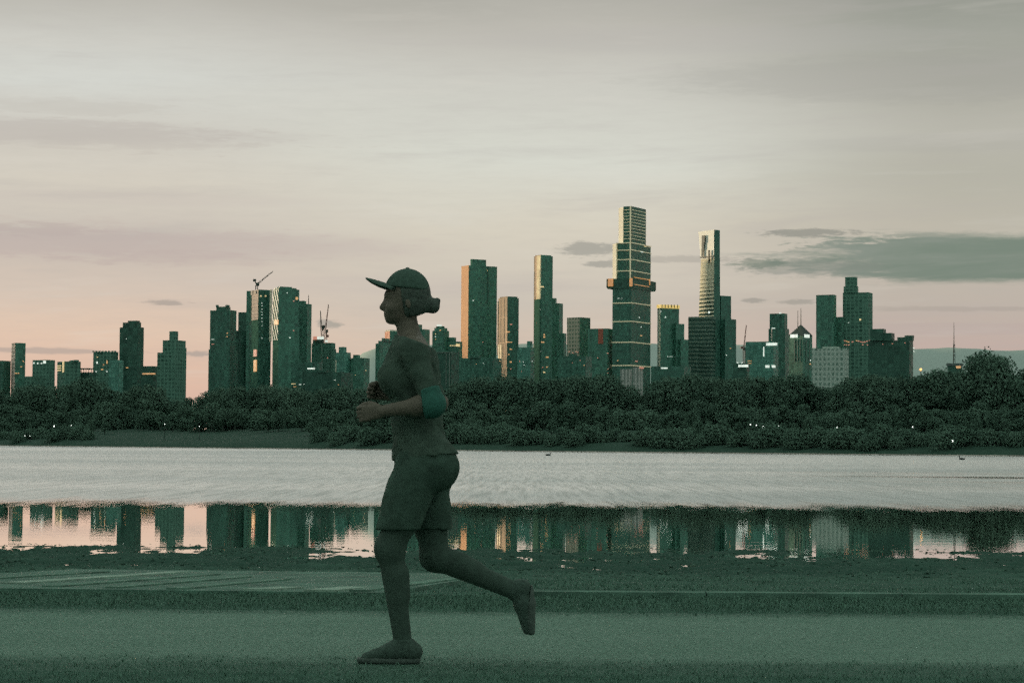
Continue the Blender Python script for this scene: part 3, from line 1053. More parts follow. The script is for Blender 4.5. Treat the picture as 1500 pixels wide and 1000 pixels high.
t.tier('crown', 517, 524, 527, 519.5, 524.5, dY=4)
t.scatter(5, 516, 538, 540, 562, 'wwy', w=(.7, 1.1))
t = Tower('sloped_roof_block', 'dark block with a sloping roof immediately left of the runner', 'building', 2100, 556, mat='glass')
t.tier('tower_body', 550, 556, 580, 503)
t.tier('roof_step', 554, 557, 580, 499, 503.3, dY=4)
t.tier('roof_step', 559, 562, 580, 495, 499.3, dY=8)
t.wins([(552, 560, 'w'), (560.5, 561, 'w', 2, 1.4)])
t = Tower('terracotta_tower', 'orange sided tower half hidden behind the neck of the runner', TW, 2500, 571, alpha=60, mat='glass', left='orange')
t.tier('tower_body', 563, 571, 602, 485)
t.tier('crown', 564, 571, 585, 483, 485.3, dY=2, mat='lit_white')

# --- centre
t = Tower('office_tower', 'dark stepped tower seen just behind the shoulder of the runner', TW, 2500, 622, mat='glass')
t.tier('tower_body', 598, 622, 629, 482)
t.tier('crown', 602, 613, 618, 475, 482.5, dY=5)
t = Tower('domed_tower', 'small dark tower with a domed top and a bright white cap light', TW, 2600, 651, mat='glass')
t.tier('tower_body', 633, 651, 657.5, 484)
t.tier('upper_tier', 636, 650, 655, 480, 484.5, dY=4)
t.tier('crown', 639, 648, 651, 477.6, 480.5, dY=8)
t.panel('cap_light', 640, 475.4, 647, 477.4, WIN_W)
t.wins([(645, 483.5, 'o', 2), (638, 489, 'y', 1), (638, 493, 'w', 1), (638, 497, 'o', 1)])
t = Tower('office_block', 'low stepped block with a bright row of windows left of the tan sided tower', 'building', 2600, 671, mat='glass')
t.tier('wall', 655, 671, 677, 500)
t.tier('upper_tier', 657, 665, 668, 494, 500.5, dY=4)
t.wins([(660 + 2.6 * i, 506, 'y', 1.3, 1.6) for i in range(4)] + [(671, 505.4, 'y', 4.5, 4)])
t = Tower('framed_block', 'low dark block edged by a thin pale portal frame behind the runner', 'building', 1500, 661, mat='dark')
t.tier('wall', 600, 661, 672, 515)
t.panel('frame_beam', 628, 515.6, 664, 516.8, TRIM)
t.panel('frame_post', 658.2, 517, 659.4, 566, TRIM)
t.panel('frame_post', 653.4, 517, 654.2, 566, TRIM)
t = Tower('tan_sided_tower', 'broad tall tower with a sunlit tan left wall and a square crown', TW, 2650, 686.5, alpha=60, mat='glass', left='lit_tan')
t.tier('tower_body', 675.5, 686.5, 728, 388.5)
t.tier('crown', 689, 691.5, 712, 379.5, 388.8, dY=4, left='matte')
t.panel('vertical_slot', 713.4, 391, 715, 445, G['dark'])
t.wins([(714, 396, 'y', 1, 3.6), (693, 440, 'w', 1.2), (700, 526, 'o', 7, 6), (704, 533, 'y', 5, 3.4), (697, 531, 'o', 2, 4), (707, 501, 'r', .8)])
t = Tower('round_cornered_tower', 'shorter tower with copper striped left side right of the tan sided tower', TW, 2600, 743.5, alpha=58, mat='glass_b', left='lit_strip')
t.tier('tower_body', 730, 743.5, 760, 436)
t.tier('crown', 732, 743.5, 758, 434, 436.3, dY=3)
t.panel('edge_column', 728.6, 441, 729.8, 520, G['lit_pink'])
t.wins([(748.5, 475, 'r', 3, 1.4), (744, 486, 'o', 5, 1.6), (744.5, 501, 'o', 6, 1.2), (749, 501, 'o', 2), (748, 511.5, 'o', 2.6, 1.6), (745, 519, 'o', 2), (748, 530, 'o', 2.6, 2), (748, 540, 'r', 1.6)])
t.panel('lit_shaft', 730.6, 505, 731.6, 535, WIN_Y)
t.panel('lit_shaft', 733.4, 505, 734.4, 535, WIN_Y)
t = Tower('office_block', 'low block in the gap between the copper striped tower and the slender tower', 'building', 2500, 777, mat='glass_c')
t.tier('wall', 758, 777, 783, 508.5)
t.tier('roof_room', 772, 777, 780, 499.5, 509, dY=4)
t.scatter(12, 760, 781, 528, 545, 'wwwr', w=(.7, 1.1))
t = Tower('slender_tower', 'slender tall tower with one gold lit column and a curved top', TW, 2650, 792, alpha=56, mat='glass', left='lit_strip')
t.tier('tower_body', 782.5, 792, 810, 374.5)
t.tier('crown', 784, 792.5, 808, 373.2, 374.8, dY=3)
t.panel('gold_column', 786.6, 374.5, 791.9, 438, GOLD)
t.panel('dark_cladding', 782.8, 438.2, 791.9, 566, G['matte'])
t.wins([(794, 420, 'y', 5, 2), (797, 490, 'o', 1.8, 2), (797, 493.5, 'o', 2.4, 2.2), (794, 501, 'o', 6, 1.6), (801.5, 523, 'o', 4, 1.6), (801, 537.5, 'o', 2.4), (797, 545, 'y', 2.6, 2), (786, 473, 'r', 1.2), (791, 453.5, 'w', 2, 2), (792, 515, 'w', 1), (795, 538, 'r', 1)])
t = Tower('office_tower', 'dark stepped tower attached to the right of the slender gold columned tower', TW, 2700, 819, mat='glass')
t.tier('tower_body', 806, 819, 825, 444)
t.tier('upper_tier', 808, 813, 815.5, 436.5, 444.5, dY=3)
t.tier('side_wing', 812, 826, 830, 488, dY=-6)
t.panel('edge_column', 812.4, 510, 813.4, 525, TRIM)
t.wins([(824.5, 519, 'o', 1.2)])
t = Tower('grid_tower', 'squat square tower with grey window grid on its left wall', TW, 2500, 849, alpha=42, mat='glass', left='lit_grid')
t.tier('tower_body', 831, 849, 865.5, 464.5)
t.scatter(10, 833, 847, 514, 523, 'rr', w=(1.0, 1.8))
t = Tower('office_block', 'dark block with a rust red vertical panel left of the tallest tower', 'building', 2450, 890, mat='glass')
t.tier('tower_body', 862, 890, 900, 481)
t.panel('red_panel', 876.5, 481.5, 883.5, 503.5, G['rust'])
t.scatter(14, 866, 896, 515, 548, 'rrow', w=(.8, 1.3))

# --- tallest tower
Y8 = 2440
t = Tower('stepped_skyscraper', 'tallest tower of the skyline, stepped, with gold bands and a projecting orange framed box', 'skyscraper', Y8, 925, alpha=28, mat='glass_b')
lo = t.tier('tower_body', 898, 925, 957, 418)
t.main = (footprint(Y8, 898, 925, 957, R(28), 480), R(28))
t.tier('middle_tier', 904, 925, 957, 357, 418)
t.tier('upper_tier', 913.5, 925, 949, 302, 357, mat='glass_b')
t.tier('white_fin', 907, 914, 922, 303.5, 357, dY=6, alpha=64, mat='glass_b', left='lit_white')
t.tier('white_fin', 898, 903.5, 912, 356.5, 418, dY=9, alpha=64, mat='glass_b', left='lit_white')
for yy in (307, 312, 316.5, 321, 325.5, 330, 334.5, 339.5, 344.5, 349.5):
    t.band('gold_band', 913.5, 925, 949, yy, 0.55, GLINT_BAND, grow=0.5)
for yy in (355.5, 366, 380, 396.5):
    t.band('gold_band', 904, 925, 957, yy, 0.95, GLINT_BAND, grow=0.6)
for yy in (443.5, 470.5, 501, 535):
    t.band('gold_band', 898, 925, 957, yy, 1.0, GLINT_BAND, grow=0.6)
t.panel('corner_column', 924.4, 302, 925.8, 408, GLINT_BAND, proud=3.6)
t.panel('corner_column', 918.0, 357, 918.7, 408, TRIM)
t.panel('corner_column', 903.6, 357, 904.7, 408, GLINT_BAND, proud=2.0)
t.tier('projecting_box', 892, 925, 962, 419.5, 422, top=(891, 925, 964), grow=1.0, mat='dark')
t.tier('projecting_box', 891, 925, 964, 407.5, 419.8, grow=1.0, mat='dark')
fpb = footprint(Y8, 891, 925, 964, R(28), 410, 1.0)
t.panel('orange_frame', 891.3, 408, 898.5, 419.5, ORANGE_BOX, fpb, proud=1.5)
t.panel('orange_frame', 923.4, 407.6, 927.4, 419.5, ORANGE_BOX, fpb, proud=2.5)
t.panel('orange_frame', 928, 407.6, 952, 408.5, ORANGE_BOX, fpb)
t.panel('orange_frame', 928, 417.9, 952, 418.8, ORANGE_BOX, fpb)
t.panel('orange_frame', 951, 408.8, 952, 417.6, ORANGE_BOX, fpb)
t.wins([(945, 420.3, 'y', 3, 1.6), (945, 361, 'y', 2, 1.2), (940, 369, 'w', 4, .8), (906, 437, 'w', 2, .8), (911, 437, 'w', 1, .8), (939, 491.5, 'o', 2.4, 1.2), (932, 529, 'r', 3, 1.4), (936, 465, 'w', 1), (939, 479, 'w', .8), (905, 528, 'o')])

t = Tower('gold_crowned_block', 'mid height block with a glowing yellow crown right of the tallest tower', TW, 2500, 967.5, alpha=60, mat='glass', left='conc_l')
t.tier('tower_body', 963.5, 967.5, 996, 451)
t.tier('lit_crown', 963, 967.5, 996.5, 446, 451, grow=0.4).data.materials.clear()
cr = [o for o in t.root.children if o.name.startswith('lit_crown')][0]
cr.data.materials.append(SIGN_Y)
cr.data.materials.append(SIGN_Y)
t.tier('side_wing', 985, 990, 1003, 474, dY=4, left='glass')
t.tier('side_wing', 992, 997, 1009, 497, dY=2, left='glass')
for xx in (969, 973.5, 978, 982.5, 987, 991.5):
    t.panel('crown_mullion', xx, 446.2, xx + 0.6, 451, G['dark'], proud=1.2)
t.wins([(974.5, 464.5, 'w', 1.6, 1.8), (996.5, 522, 'w', 2, 1.4), (968, 456, 'w', 1)] + [(978 + 2.1 * i, 522, 'w', .9, .8) for i in range(7)])

# --- gold faced tower
Ye = 2550
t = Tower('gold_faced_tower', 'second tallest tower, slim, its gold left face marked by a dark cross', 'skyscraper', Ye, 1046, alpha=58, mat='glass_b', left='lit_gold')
t.tier('tower_body', 1021, 1046, 1056.5, 378, top=(1029, 1046, 1055.2))
t.tier('upper_tier', 1029, 1046, 1055.2, 336.5, 378, left='lit_cream', mat='glass_b', top=(1025.8, 1046, 1055.0))
fpe = footprint(Ye, 1027, 1046, 1055, R(58), 360)
t.panel('dark_slot', 1030.2, 345, 1034.2, 356, STEEL, fpe, proud=2.2)
t.panel('dark_slot', 1030.0, 356, 1032.8, 366, STEEL, fpe, proud=2.2)
t.panel('dark_slot', 1029.7, 366, 1031.6, 376, STEEL, fpe, proud=2.2)
t.panel('dark_ledge', 1028.6, 375.4, 1046, 377, STEEL, fpe, proud=2.2)
t.panel('dark_cross_bar', 1039.9, 366.5, 1041.3, 386, STEEL, fpe, proud=2.6)
t.tier('lower_wing', 1009.5, 1044, 1054, 463.5, dY=-8, mat='louvre', alpha=24)
t.tier('lower_wing', 1006, 1020, 1030, 505, dY=-14, mat='louvre', alpha=24)
t.tier('side_wing', 1050, 1056, 1072, 433, dY=6, left='glass_b')
t.tier('side_wing', 1056, 1062, 1079.5, 467, dY=-2, left='glass_b')
t.wins([(1058.5, 498, 'o', 1.6, 1.6), (1039, 457.5, 'w', 2, 3), (1022, 494.5, 'w', 1.2), (1064, 520, 'w', .8), (1070, 510, 'o', .9)])

# --- right of centre
t = Tower('glass_hall', 'low teal glass hall with bright white lights right of the gold faced tower', 'building', 1900, 1133, mat='glass_c')
t.tier('wall', 1094, 1133, 1143, 500)
t.panel('lit_sign', 1123, 502, 1138, 506, WIN_W)
t.panel('light_strip', 1118.2, 508, 1119.6, 522, WIN_W)
t.panel('lit_window', 1121.5, 534.6, 1127, 538.4, WIN_W)
t.panel('lit_window', 1130.5, 534.6, 1136, 538.4, WIN_W)
t.wins([(1098, 528.5, 'o', 5, .8), (1098, 532, 'o', 5, .8)])
t = Tower('low_pavilion', 'low building with one wide white window at the foot of the gold faced tower', 'building', 1500, 1094, mat='dark')
t.tier('wall', 1074, 1094, 1099, 532)
t.panel('lit_window', 1082, 534, 1095.5, 537.6, WIN_W)
t.wins([(1087, 531, 'w'), (1080.5, 531, 'w', 1.6)])
t = Tower('office_tower', 'dark square shouldered tower left of the pyramid roofed tower', TW, 2000, 1149, mat='glass_b')
t.tier('tower_body', 1128.5, 1149, 1155, 459)
t.tier('lower_tier', 1127, 1150, 1158, 481, dY=-3)
t.mast('lamp_post', 1130.5, 505, 481.5, 0.4, 0.4, dY=-12, mat=CRANE_WHITE)
t.panel('roof_light', 1130.5, 480, 1135.5, 482.5, WIN_W)
t.panel('roof_light', 1141.5, 457.6, 1144.5, 459.4, WIN_W)

Yp = 1950
t = Tower('pyramid_roofed_tower', 'dark tower with a pointed pyramid roof and twin thin masts', TW, Yp, 1176, mat='glass')
t.tier('tower_body', 1158, 1176, 1192, 491, alpha=45)
fpp = footprint(Yp, 1158, 1176, 1192, R(45), 491, 0.5)
z0, apex = P(1176, 491, Yp).z, P(1173.2, 475, Yp + 12)
vs = [Vector((p.x, p.y, z0)) - t.o for p in fpp] + [apex - t.o]
mesh_obj('pyramid_roof', vs, [(0, 1, 4), (1, 2, 4), (2, 3, 4), (3, 0, 4), (3, 2, 1, 0)], STEEL, t.root)
t.mast('mast', 1168.7, 482, 455, 0.35, 0.2, dY=8)
t.mast('mast', 1173.2, 477, 451.5, 0.45, 0.2, dY=12)
t.panel('roof_light', 1158.6, 489.6, 1168, 494.5, WIN_W)
t.panel('roof_light', 1177.5, 489.6, 1186, 494.5, WIN_W)
for xx in (1164, 1168, 1172, 1180, 1185):
    t.panel('pale_pier', xx, 497, xx + 0.9, 530, TRIM)
t.wins([(1186.5, 527.5, 'w', 1.6, 2), (1186.5, 533, 'o', 1.6, 1.6)])
t = Tower('office_tower', 'plain flat topped dark tower, left of the tall notched pair on the right', TW, 1850, 1221, mat='glass')
t.tier('tower_body', 1197, 1221, 1227, 431.5)
t.tier('link_block', 1222, 1236, 1242, 464, dY=8)
t = Tower('stepped_tower', 'tallest tower of the right cluster, a narrow crown on a broad shoulder', TW, 1850, 1272, mat='conc')
t.tier('tower_body', 1237, 1272, 1281.5, 428)
t.tier('upper_tier', 1237, 1255, 1258.5, 419, 428.5, dY=3)
t.tier('crown', 1239, 1254, 1257, 405.5, 419.5, dY=5)
t.wins([(1260, 468, 'y', 2.6, 2.6), (1243, 472.5, 'w', 1.2, .8)])
t.wins([(1222 + 3 * i, 500 + 1.2 * math.sin(i), random.choice('rro'), 2.2, 1.2) for i in range(22) if random.random() < .7])
t.wins([(1230 + 3.4 * i, 505, 'r', 1.6, 1.2) for i in range(16) if random.random() < .5])
t = Tower('terraced_block', 'broad dark block whose roof steps down in terraces at the right', 'building', 1700, 1332, mat='dark')
t.tier('wall', 1276, 1332, 1341, 498)
t.tier('terrace', 1276, 1294, 1300, 481.5, 498.5, dY=6)
t.tier('terrace', 1290, 1306, 1313, 487.5, 498.5, dY=4)
t.tier('terrace', 1316, 1336, 1340.5, 493.5, 498.5, dY=2)
t.tier('roof_room', 1326, 1337, 1340.5, 491, 493.8, dY=3)
t.wins([(1336.5, 496, 'w', 1.4, 1.6), (1338.5, 509.5, 'w', 1.2, 1.4), (1338.5, 514.5, 'w', 1.2, 1.4)])
t.scatter(8, 1284, 1330, 497, 525, 'rro', w=(.9, 1.8))
t = Tower('pale_block', 'pale grey box building with a grid of windows above the trees at the right', 'building', 1500, 1238, mat='conc_l')
t.tier('wall', 1192, 1238, 1246, 510)
t.tier('roof_room', 1206, 1226, 1232, 507.5, 510.3, dY=6)
t = Tower('ribbed_block', 'pale ribbed slab building at the foot of the tallest tower', 'building', 950, 939, mat='ribbed')
t.tier('wall', 927.5, 939, 942.5, 538)
t.tier('side_wing', 909, 923, 926, 540.5, dY=5)
t.wins([(940, 538.5, 'r', 4, 2)])
t = Tower('office_block', 'low dark building with a pale light strip below the yellow crowned block', 'building', 1500, 1002, mat='glass_b')
t.tier('wall', 955, 1002, 1014, 536)
t.panel('lit_sign', 968.5, 538, 978, 540, WIN_W)

# infill blocks that close the skyline just above the trees
fills = [(556, 602, 530, 2300, 'dark', 'dark low infill block right behind the chest of the runner'),
         (668, 735, 524, 2200, 'glass_b', 'low dark block at the foot of the tan sided tower'),
         (818, 868, 521, 2250, 'glass_b', 'low dark block at the foot of the grid walled tower'),
         (440, 515, 545, 1800, 'dark', 'long low dark block across the foot of the left cluster')]
for x0, x1, yt, Yf, mm, lab in fills:
    t = Tower('low_block', lab, 'building', Yf, x0 + 0.8 * (x1 - x0), mat=mm)
    t.tier('wall', x0, x0 + 0.8 * (x1 - x0), x1, yt)
    w = x1 - x0
    t.tier('roof_room', x0 + .3 * w, x0 + .5 * w, x0 + .55 * w, yt - 3, yt + .3, dY=5)
    t.scatter(8, x0 + 2, x1 - 3, yt + 4, yt + 22, 'oowrr', w=(.8, 1.3))


# ------------------------------------------------------------------ cranes
def crane(label, Y, base, top, tip, tail, mat, r=0.55):
    b, tp, ti, ta = (P(*q, Y) for q in (base, top, tip, tail))
    root = thing('tower_crane', label, 'crane', b, 'tower cranes over the skyline')
    mb = MB()
    for sx, sy in ((-1, -1), (-1, 1), (1, 1), (1, -1)):
        o = Vector((sx * 0.9, sy * 0.9, 0))
        mb.bar(o, tp - b + o, r * .6, n=4)
    L = (tp - b).length
    k = max(2, int(L / 3))
    for i in range(k):
        a0, a1 = (tp - b) * (i / k), (tp - b) * ((i + 1) / k)
        sgn = 1 if i % 2 else -1
        mb.bar(a0 + Vector((-.9 * sgn, -.9, 0)), a1 + Vector((.9 * sgn, -.9, 0)), r * .4, n=4)
    mb.build('mast', mat, root)
    mb = MB()
    d = ti - tp
    up = Vector((-d.z, 0, d.x)).normalized() * 1.1
    mb.bar(tp - b, ti - b, r * .8, r * .5, n=4)
    mb.bar(tp - b + up, ti - b + up * .3, r * .5, r * .4, n=4)
    k = max(3, int(d.length / 4))
    for i in range(k):
        p0, p1 = tp - b + d * (i / k), tp - b + d * ((i + 1) / k)
        mb.bar(p0, p1 + up * (1 - .7 * (i + 1) / k), r * .3, n=4)
    mb.build('jib', mat, root)
    mb = MB()
    mb.bar(tp - b, ta - b, r, r, n=4)
    mb.box(ta - b, (2.6, 2.2, 2.2))
    mb.build('counter_jib', mat, root)
    mb = MB()
    mb.box(tp - b + Vector((1.2, -1.6, 0.6)), (2.4, 2.2, 2.8))
    mb.build('cab', STEEL, root)


crane('luffing crane on the roof of the tower with the pale panelled side', 2005, (376, 424), (376, 417.5), (400, 397.5), (373, 410.5), STEEL)
crane('left of the two leaning cranes above the unfinished block, with the shorter jib', 2052, (473, 503), (471.5, 482), (469.6, 455), (474, 478), STEEL)
crane('right of the two leaning cranes above the unfinished block, with the longer jib', 2058, (477.5, 503), (477, 486), (481.5, 446), (479.5, 492), CRANE_RED)
crane('faded red crane rising from the gap right of the gold faced tower', 2100, (1090, 545), (1090, 512), (1093.5, 476), (1087, 509), CRANE_RED)

# lattice mast on the right
bm_ = P(1397.5, 548, 1500)
root = thing('antenna_mast', 'tall thin antenna mast standing alone above the trees at the far right', 'mast', (bm_.x, 1500, 3.5))
tp = P(1398.3, 472, 1500).z - 3.5
mb = MB()
for k in range(3):
    a = 2 * math.pi * k / 3
    mb.bar((2.2 * math.cos(a), 2.2 * math.sin(a), 0), (.5 * math.cos(a), .5 * math.sin(a), tp * .82), .22, .16, n=5)
for i in range(22):
    z0, z1 = tp * .82 * i / 22, tp * .82 * (i + 1) / 22
    r0, r1 = 2.2 - 1.7 * i / 22, 2.2 - 1.7 * (i + 1) / 22
    for k in range(3):
        a, b = 2 * math.pi * k / 3, 2 * math.pi * (k + 1) / 3
        mb.bar((r0 * math.cos(a), r0 * math.sin(a), z0), (r1 * math.cos(b), r1 * math.sin(b), z1), .10, n=4)
mb.build('lattice', STEEL, root)
mb = MB()
mb.bar((0, 0, tp * .8), (0, 0, tp), .32, .12)
mb.build('spire', STEEL, root)


# ------------------------------------------------------------------ trees
def leaf_mat(name, c0, c1):
    m, nt = new_mat(name)
    h = NT(nt)
    g = h.node('ShaderNodeNewGeometry')
    oi = h.node('ShaderNodeObjectInfo')
    n = h.noise(g.outputs['Position'], 0.45, 3.0, 0.6)
    k = h.m('ADD', h.m('MULTIPLY', g.outputs['Random Per Island'], 0.55), h.m('MULTIPLY', n, 0.45))
    k = h.m('ADD', k, h.m('MULTIPLY_ADD', oi.outputs['Random'], 0.3, -0.15), clamp=True)
    c = h.mix(k, c0, c1)
    b = h.node('ShaderNodeBsdfDiffuse')
    h.link(c, b.inputs[0])
    o = h.node('ShaderNodeOutputMaterial')
    h.link(b.outputs[0], o.inputs[0])
    return m


LEAF = leaf_mat('dark_foliage', (0.060, 0.112, 0.083), (0.135, 0.225, 0.168))
BARK = simple('dark_bark', (0.05, 0.075, 0.06), 0.9, 0.1, 0.4, 2.0)


def crown_mesh(seed, hgt, wid, lobes, leaves, z0, leaf=0.27):
    r = np.random.default_rng(seed)
    cs, rs = [], []
    for i in range(lobes):
        t = (i + 0.5) / lobes
        z = z0 + (hgt - z0) * (0.16 + 0.68 * t)
        spread = wid * 0.5 * (1.0 - 0.65 * abs(t - 0.42) ** 1.3 / 0.5)
        a = r.uniform(0, 2 * np.pi)
        rad = spread * r.uniform(0.2, 0.75)
        cs.append((rad * np.cos(a), rad * np.sin(a), z))
        rs.append(wid * r.uniform(0.17, 0.28))
    cs.append((0, 0, z0 + (hgt - z0) * .5))
    rs.append(wid * .34)
    cs.append((r.uniform(-.1, .1) * wid, 0, hgt - wid * .2))
    rs.append(wid * .2)
    cs, rs = np.array(cs), np.array(rs)
    w = rs ** 2
    idx = r.choice(len(cs), leaves, p=w / w.sum())
    d = r.normal(size=(leaves, 3))
    d /= np.linalg.norm(d, axis=1, keepdims=True)
    rad = rs[idx] * (r.uniform(0.35, 1.0, leaves) ** 0.5) * r.choice([1.0, 1.18], leaves, p=[.85, .15])
    c = cs[idx] + d * rad[:, None] * np.array([1, 1, .82])
    n = d + r.normal(scale=0.6, size=(leaves, 3))
    n /= np.linalg.norm(n, axis=1, keepdims=True)
    u = np.cross(n, r.normal(size=(leaves, 3)))
    u /= np.linalg.norm(u, axis=1, keepdims=True)
    v = np.cross(n, u)
    s = r.uniform(0.5, 1.2, leaves)[:, None] * leaf
    q = np.stack([c - u * s, c - v * s * .7, c + u * s, c + v * s * .7 + n * s * .25], 1)
    return q.reshape(-1, 3), np.arange(leaves * 4).reshape(-1, 4), cs


def trunk_mesh(mb, cs, hgt, wid, z0, seed):
    r = random.Random(seed)
    top = Vector((0, 0, z0 + (hgt - z0) * .55))
    mb.bar((0, 0, -0.6), (0.05, 0, z0 * .8), .34, .27, 8)
    mb.bar((0.05, 0, z0 * .78), top, .27, .12, 8)
    for c in cs[::2]:
        k = r.uniform(.35, .8)
        a = Vector((0.05, 0, z0 * .75)).lerp(top, k * .8)
        mb.bar(a, Vector([float(x) for x in c]), .13, .04, 5)


PROTO = []
for seed, hgt, wid, lobes, leaves, z0 in ((1, 12, 9.0, 15, 2300, 2.0), (2, 12, 7.4, 13, 2000, 1.8), (3, 12, 10.5, 17, 2600, 2.2), (4, 12, 6.2, 12, 1700, 1.6), (5, 12, 8.4, 14, 2200, 2.4)):
    q, f, cs = crown_mesh(seed, hgt, wid, lobes, int(leaves * 1.6), z0)
    me = bpy.data.meshes.new('crown')
    me.from_pydata(q.tolist(), [], f.tolist())
    me.materials.append(LEAF)
    mb = MB()
    trunk_mesh(mb, cs, hgt, wid, z0, seed)
    mt = bpy.data.meshes.new('trunk')
    mt.from_pydata(mb.v, [], mb.f)
    mt.materials.append(BARK)
    PROTO.append((me, mt, wid))
q, f, cs = crown_mesh(21, 2.6, 4.4, 14, 2400, -0.3, 0.13)
SHRUB = bpy.data.meshes.new('foliage')
SHRUB.from_pydata(q.tolist(), [], f.tolist())
SHRUB.materials.append(LEAF)


def plant_tree(x, y, z, height, name, label, cat, group, k=None, wide=1.0):
    me, mt, wid = PROTO[k if k is not None else random.randrange(len(PROTO))]
    s = height / 12.0
    root = thing(name, label, cat, (x, y, z), group, random.uniform(0, 6.28))
    root.scale = (s * wide, s * wide, s)
    for nm, m in (('crown', me), ('trunk', mt)):
        o = bpy.data.objects.new(nm, m)
        COL.objects.link(o)
        o.parent = root
    return root


PROFILE = [(-40, 563), (20, 570), (36, 560), (60, 560), (95, 554), (125, 549), (150, 560), (165, 569), (185, 567), (205, 556), (228, 562), (245, 582),
           (268, 584), (285, 577), (300, 578), (312, 566), (350, 563), (400, 562), (440, 566), (490, 565), (540, 565), (600, 560), (650, 565), (700, 548),
           (760, 548), (800, 552), (850, 548), (900, 546), (906, 558), (924, 562), (930, 577), (943, 574), (955, 553), (1000, 547), (1040, 544), (1080, 548),
           (1120, 548), (1150, 544), (1188, 548), (1198, 558), (1218, 567), (1236, 557), (1250, 547), (1300, 545), (1340, 546), (1345, 543), (1370, 535),
           (1390, 541), (1410, 540), (1500, 534), (1560, 534)]
PX, PYT = zip(*PROFILE)


def solve_xy(px, dist):
    Y = 400.0
    for _ in range(12):
        X = P(px, 640, Y).x
        Y = 0.5 * Y + 0.5 * (float(shore_y(X)) + dist)
    return P(px, 640, Y).x, Y


# back row: crowns against the skyline
px = -30.0
while px < 1540:
    dist = random.uniform(62, 100)
    X, Y = solve_xy(px, dist)
    yt = float(np.interp(px, PX, PYT)) + random.choice([0, 1, 2, 4, 7])
    z = land_z(dist)
    hgt = P(px, yt, Y).z - z
    if 1408 < px < 1484:
        hgt *= 0.86
    plant_tree(X, Y, z, max(4.0, hgt), 'park_tree', 'dark rounded tree whose top meets the skyline along the far shore', 'tree', 'tall trees of the far shore belt')
    px += random.uniform(12, 18)
# the big dome on the right
X, Y = solve_xy(1447, 70)
hgt = P(1447, 511, Y).z - land_z(70)
plant_tree(X, Y, land_z(70), hgt, 'park_tree', 'broad domed tree standing highest in the belt at the far right', 'tree', None, 2, 0.95)
for pxx, pyy, dd in ((1428, 520, 74), (1464, 517, 66)):
    X, Y = solve_xy(pxx, dd)
    plant_tree(X, Y, land_z(dd), P(pxx, pyy, Y).z - land_z(dd), 'park_tree', 'tree leaning against the %s side of the broad domed tree at the far right' % ('left' if pxx < 1440 else 'right'), 'tree', None, 4, 0.9)
# middle and front rows
for lo_, hi_, d0, d1, step, lab, grp in ((584, 606, 40, 60, (14, 21), 'mid height dark tree in the middle of the far shore belt', 'middle trees of the far shore belt'),
                                         (606, 628, 18, 34, (17, 27), 'small dark tree low at the front of the far shore belt', 'small front trees of the far shore belt')):
    px = -25.0
    while px < 1540:
        if not (lo_ > 600 and 170 < px < 440):
            dist = random.uniform(d0, d1)
            X, Y = solve_xy(px, dist)
            z = land_z(dist)
            yt = random.uniform(lo_, hi_) + 6 * (px - 750) / 750 * 0
            hgt = P(px, max(yt, float(np.interp(px, PX, PYT)) + 6), Y).z - z
            plant_tree(X, Y, z, max(2.5, hgt), 'park_tree', lab, 'tree', grp, None, random.uniform(1.1, 1.5))
        px += random.uniform(*step)
# undergrowth below the tree belt
px = -20.0
while px < 1540:
    dist = random.uniform(48, 60)
    X, Y = solve_xy(px, dist)
    o = bpy.data.objects.new('shrub', SHRUB)
    COL.objects.link(o)
    o.location = (X, Y, land_z(dist))
    s = random.uniform(0.9, 1.5)
    o.scale = (s * 1.6, s * 1.3, s)
    o.rotation_euler = (0, 0, random.uniform(0, 6.28))
    tag(o, 'dark undergrowth shrub between the trunks of the far shore belt', 'shrub', 'undergrowth of the far shore belt')
    px += random.uniform(17, 25)
# waterside shrubs
px = -20.0
while px < 1540:
    if not 150 < px < 450:
        dist = random.uniform(3.5, 12)
        X, Y = solve_xy(px, dist)
        o = bpy.data.objects.new('shrub', SHRUB)
        COL.objects.link(o)
        o.location = (X, Y, land_z(dist))
        s = random.uniform(0.7, 1.25)
        o.scale = (s * 1.3, s * 1.3, s)
        o.rotation_euler = (0, 0, random.uniform(0, 6.28))
        tag(o, 'low dark shrub at the water edge of the far shore', 'shrub', 'waterside shrubs on the far shore')
    px += random.uniform(13, 22)

# ------------------------------------------------------------------ path lamps and small house
LAMP_M = glow('lit_lamp_globe', (0.95, 1.0, 0.92), 1.6)
LAMP_O = glow('orange_lamp_globe', (1.0, 0.5, 0.15), 1.6)


def lamp(px, py, dist, label, mat, r=0.30):
    X, Y = solve_xy(px, dist)
    z = land_z(dist)
    zt = P(px, py, Y).z
    root = thing('street_lamp', label, 'lamp', (X, Y, z), 'lamps on the far shore')
    hh = max(zt - z, 1.0)
    mb = MB()
    mb.bar((0, 0, -.3), (0, 0, hh - r), .09, .06, 8)
    mb.build('pole', STEEL, root)
    mb = MB()
    mb.sphere((0, 0, hh), r)
    mb.build('globe', mat, root, True)


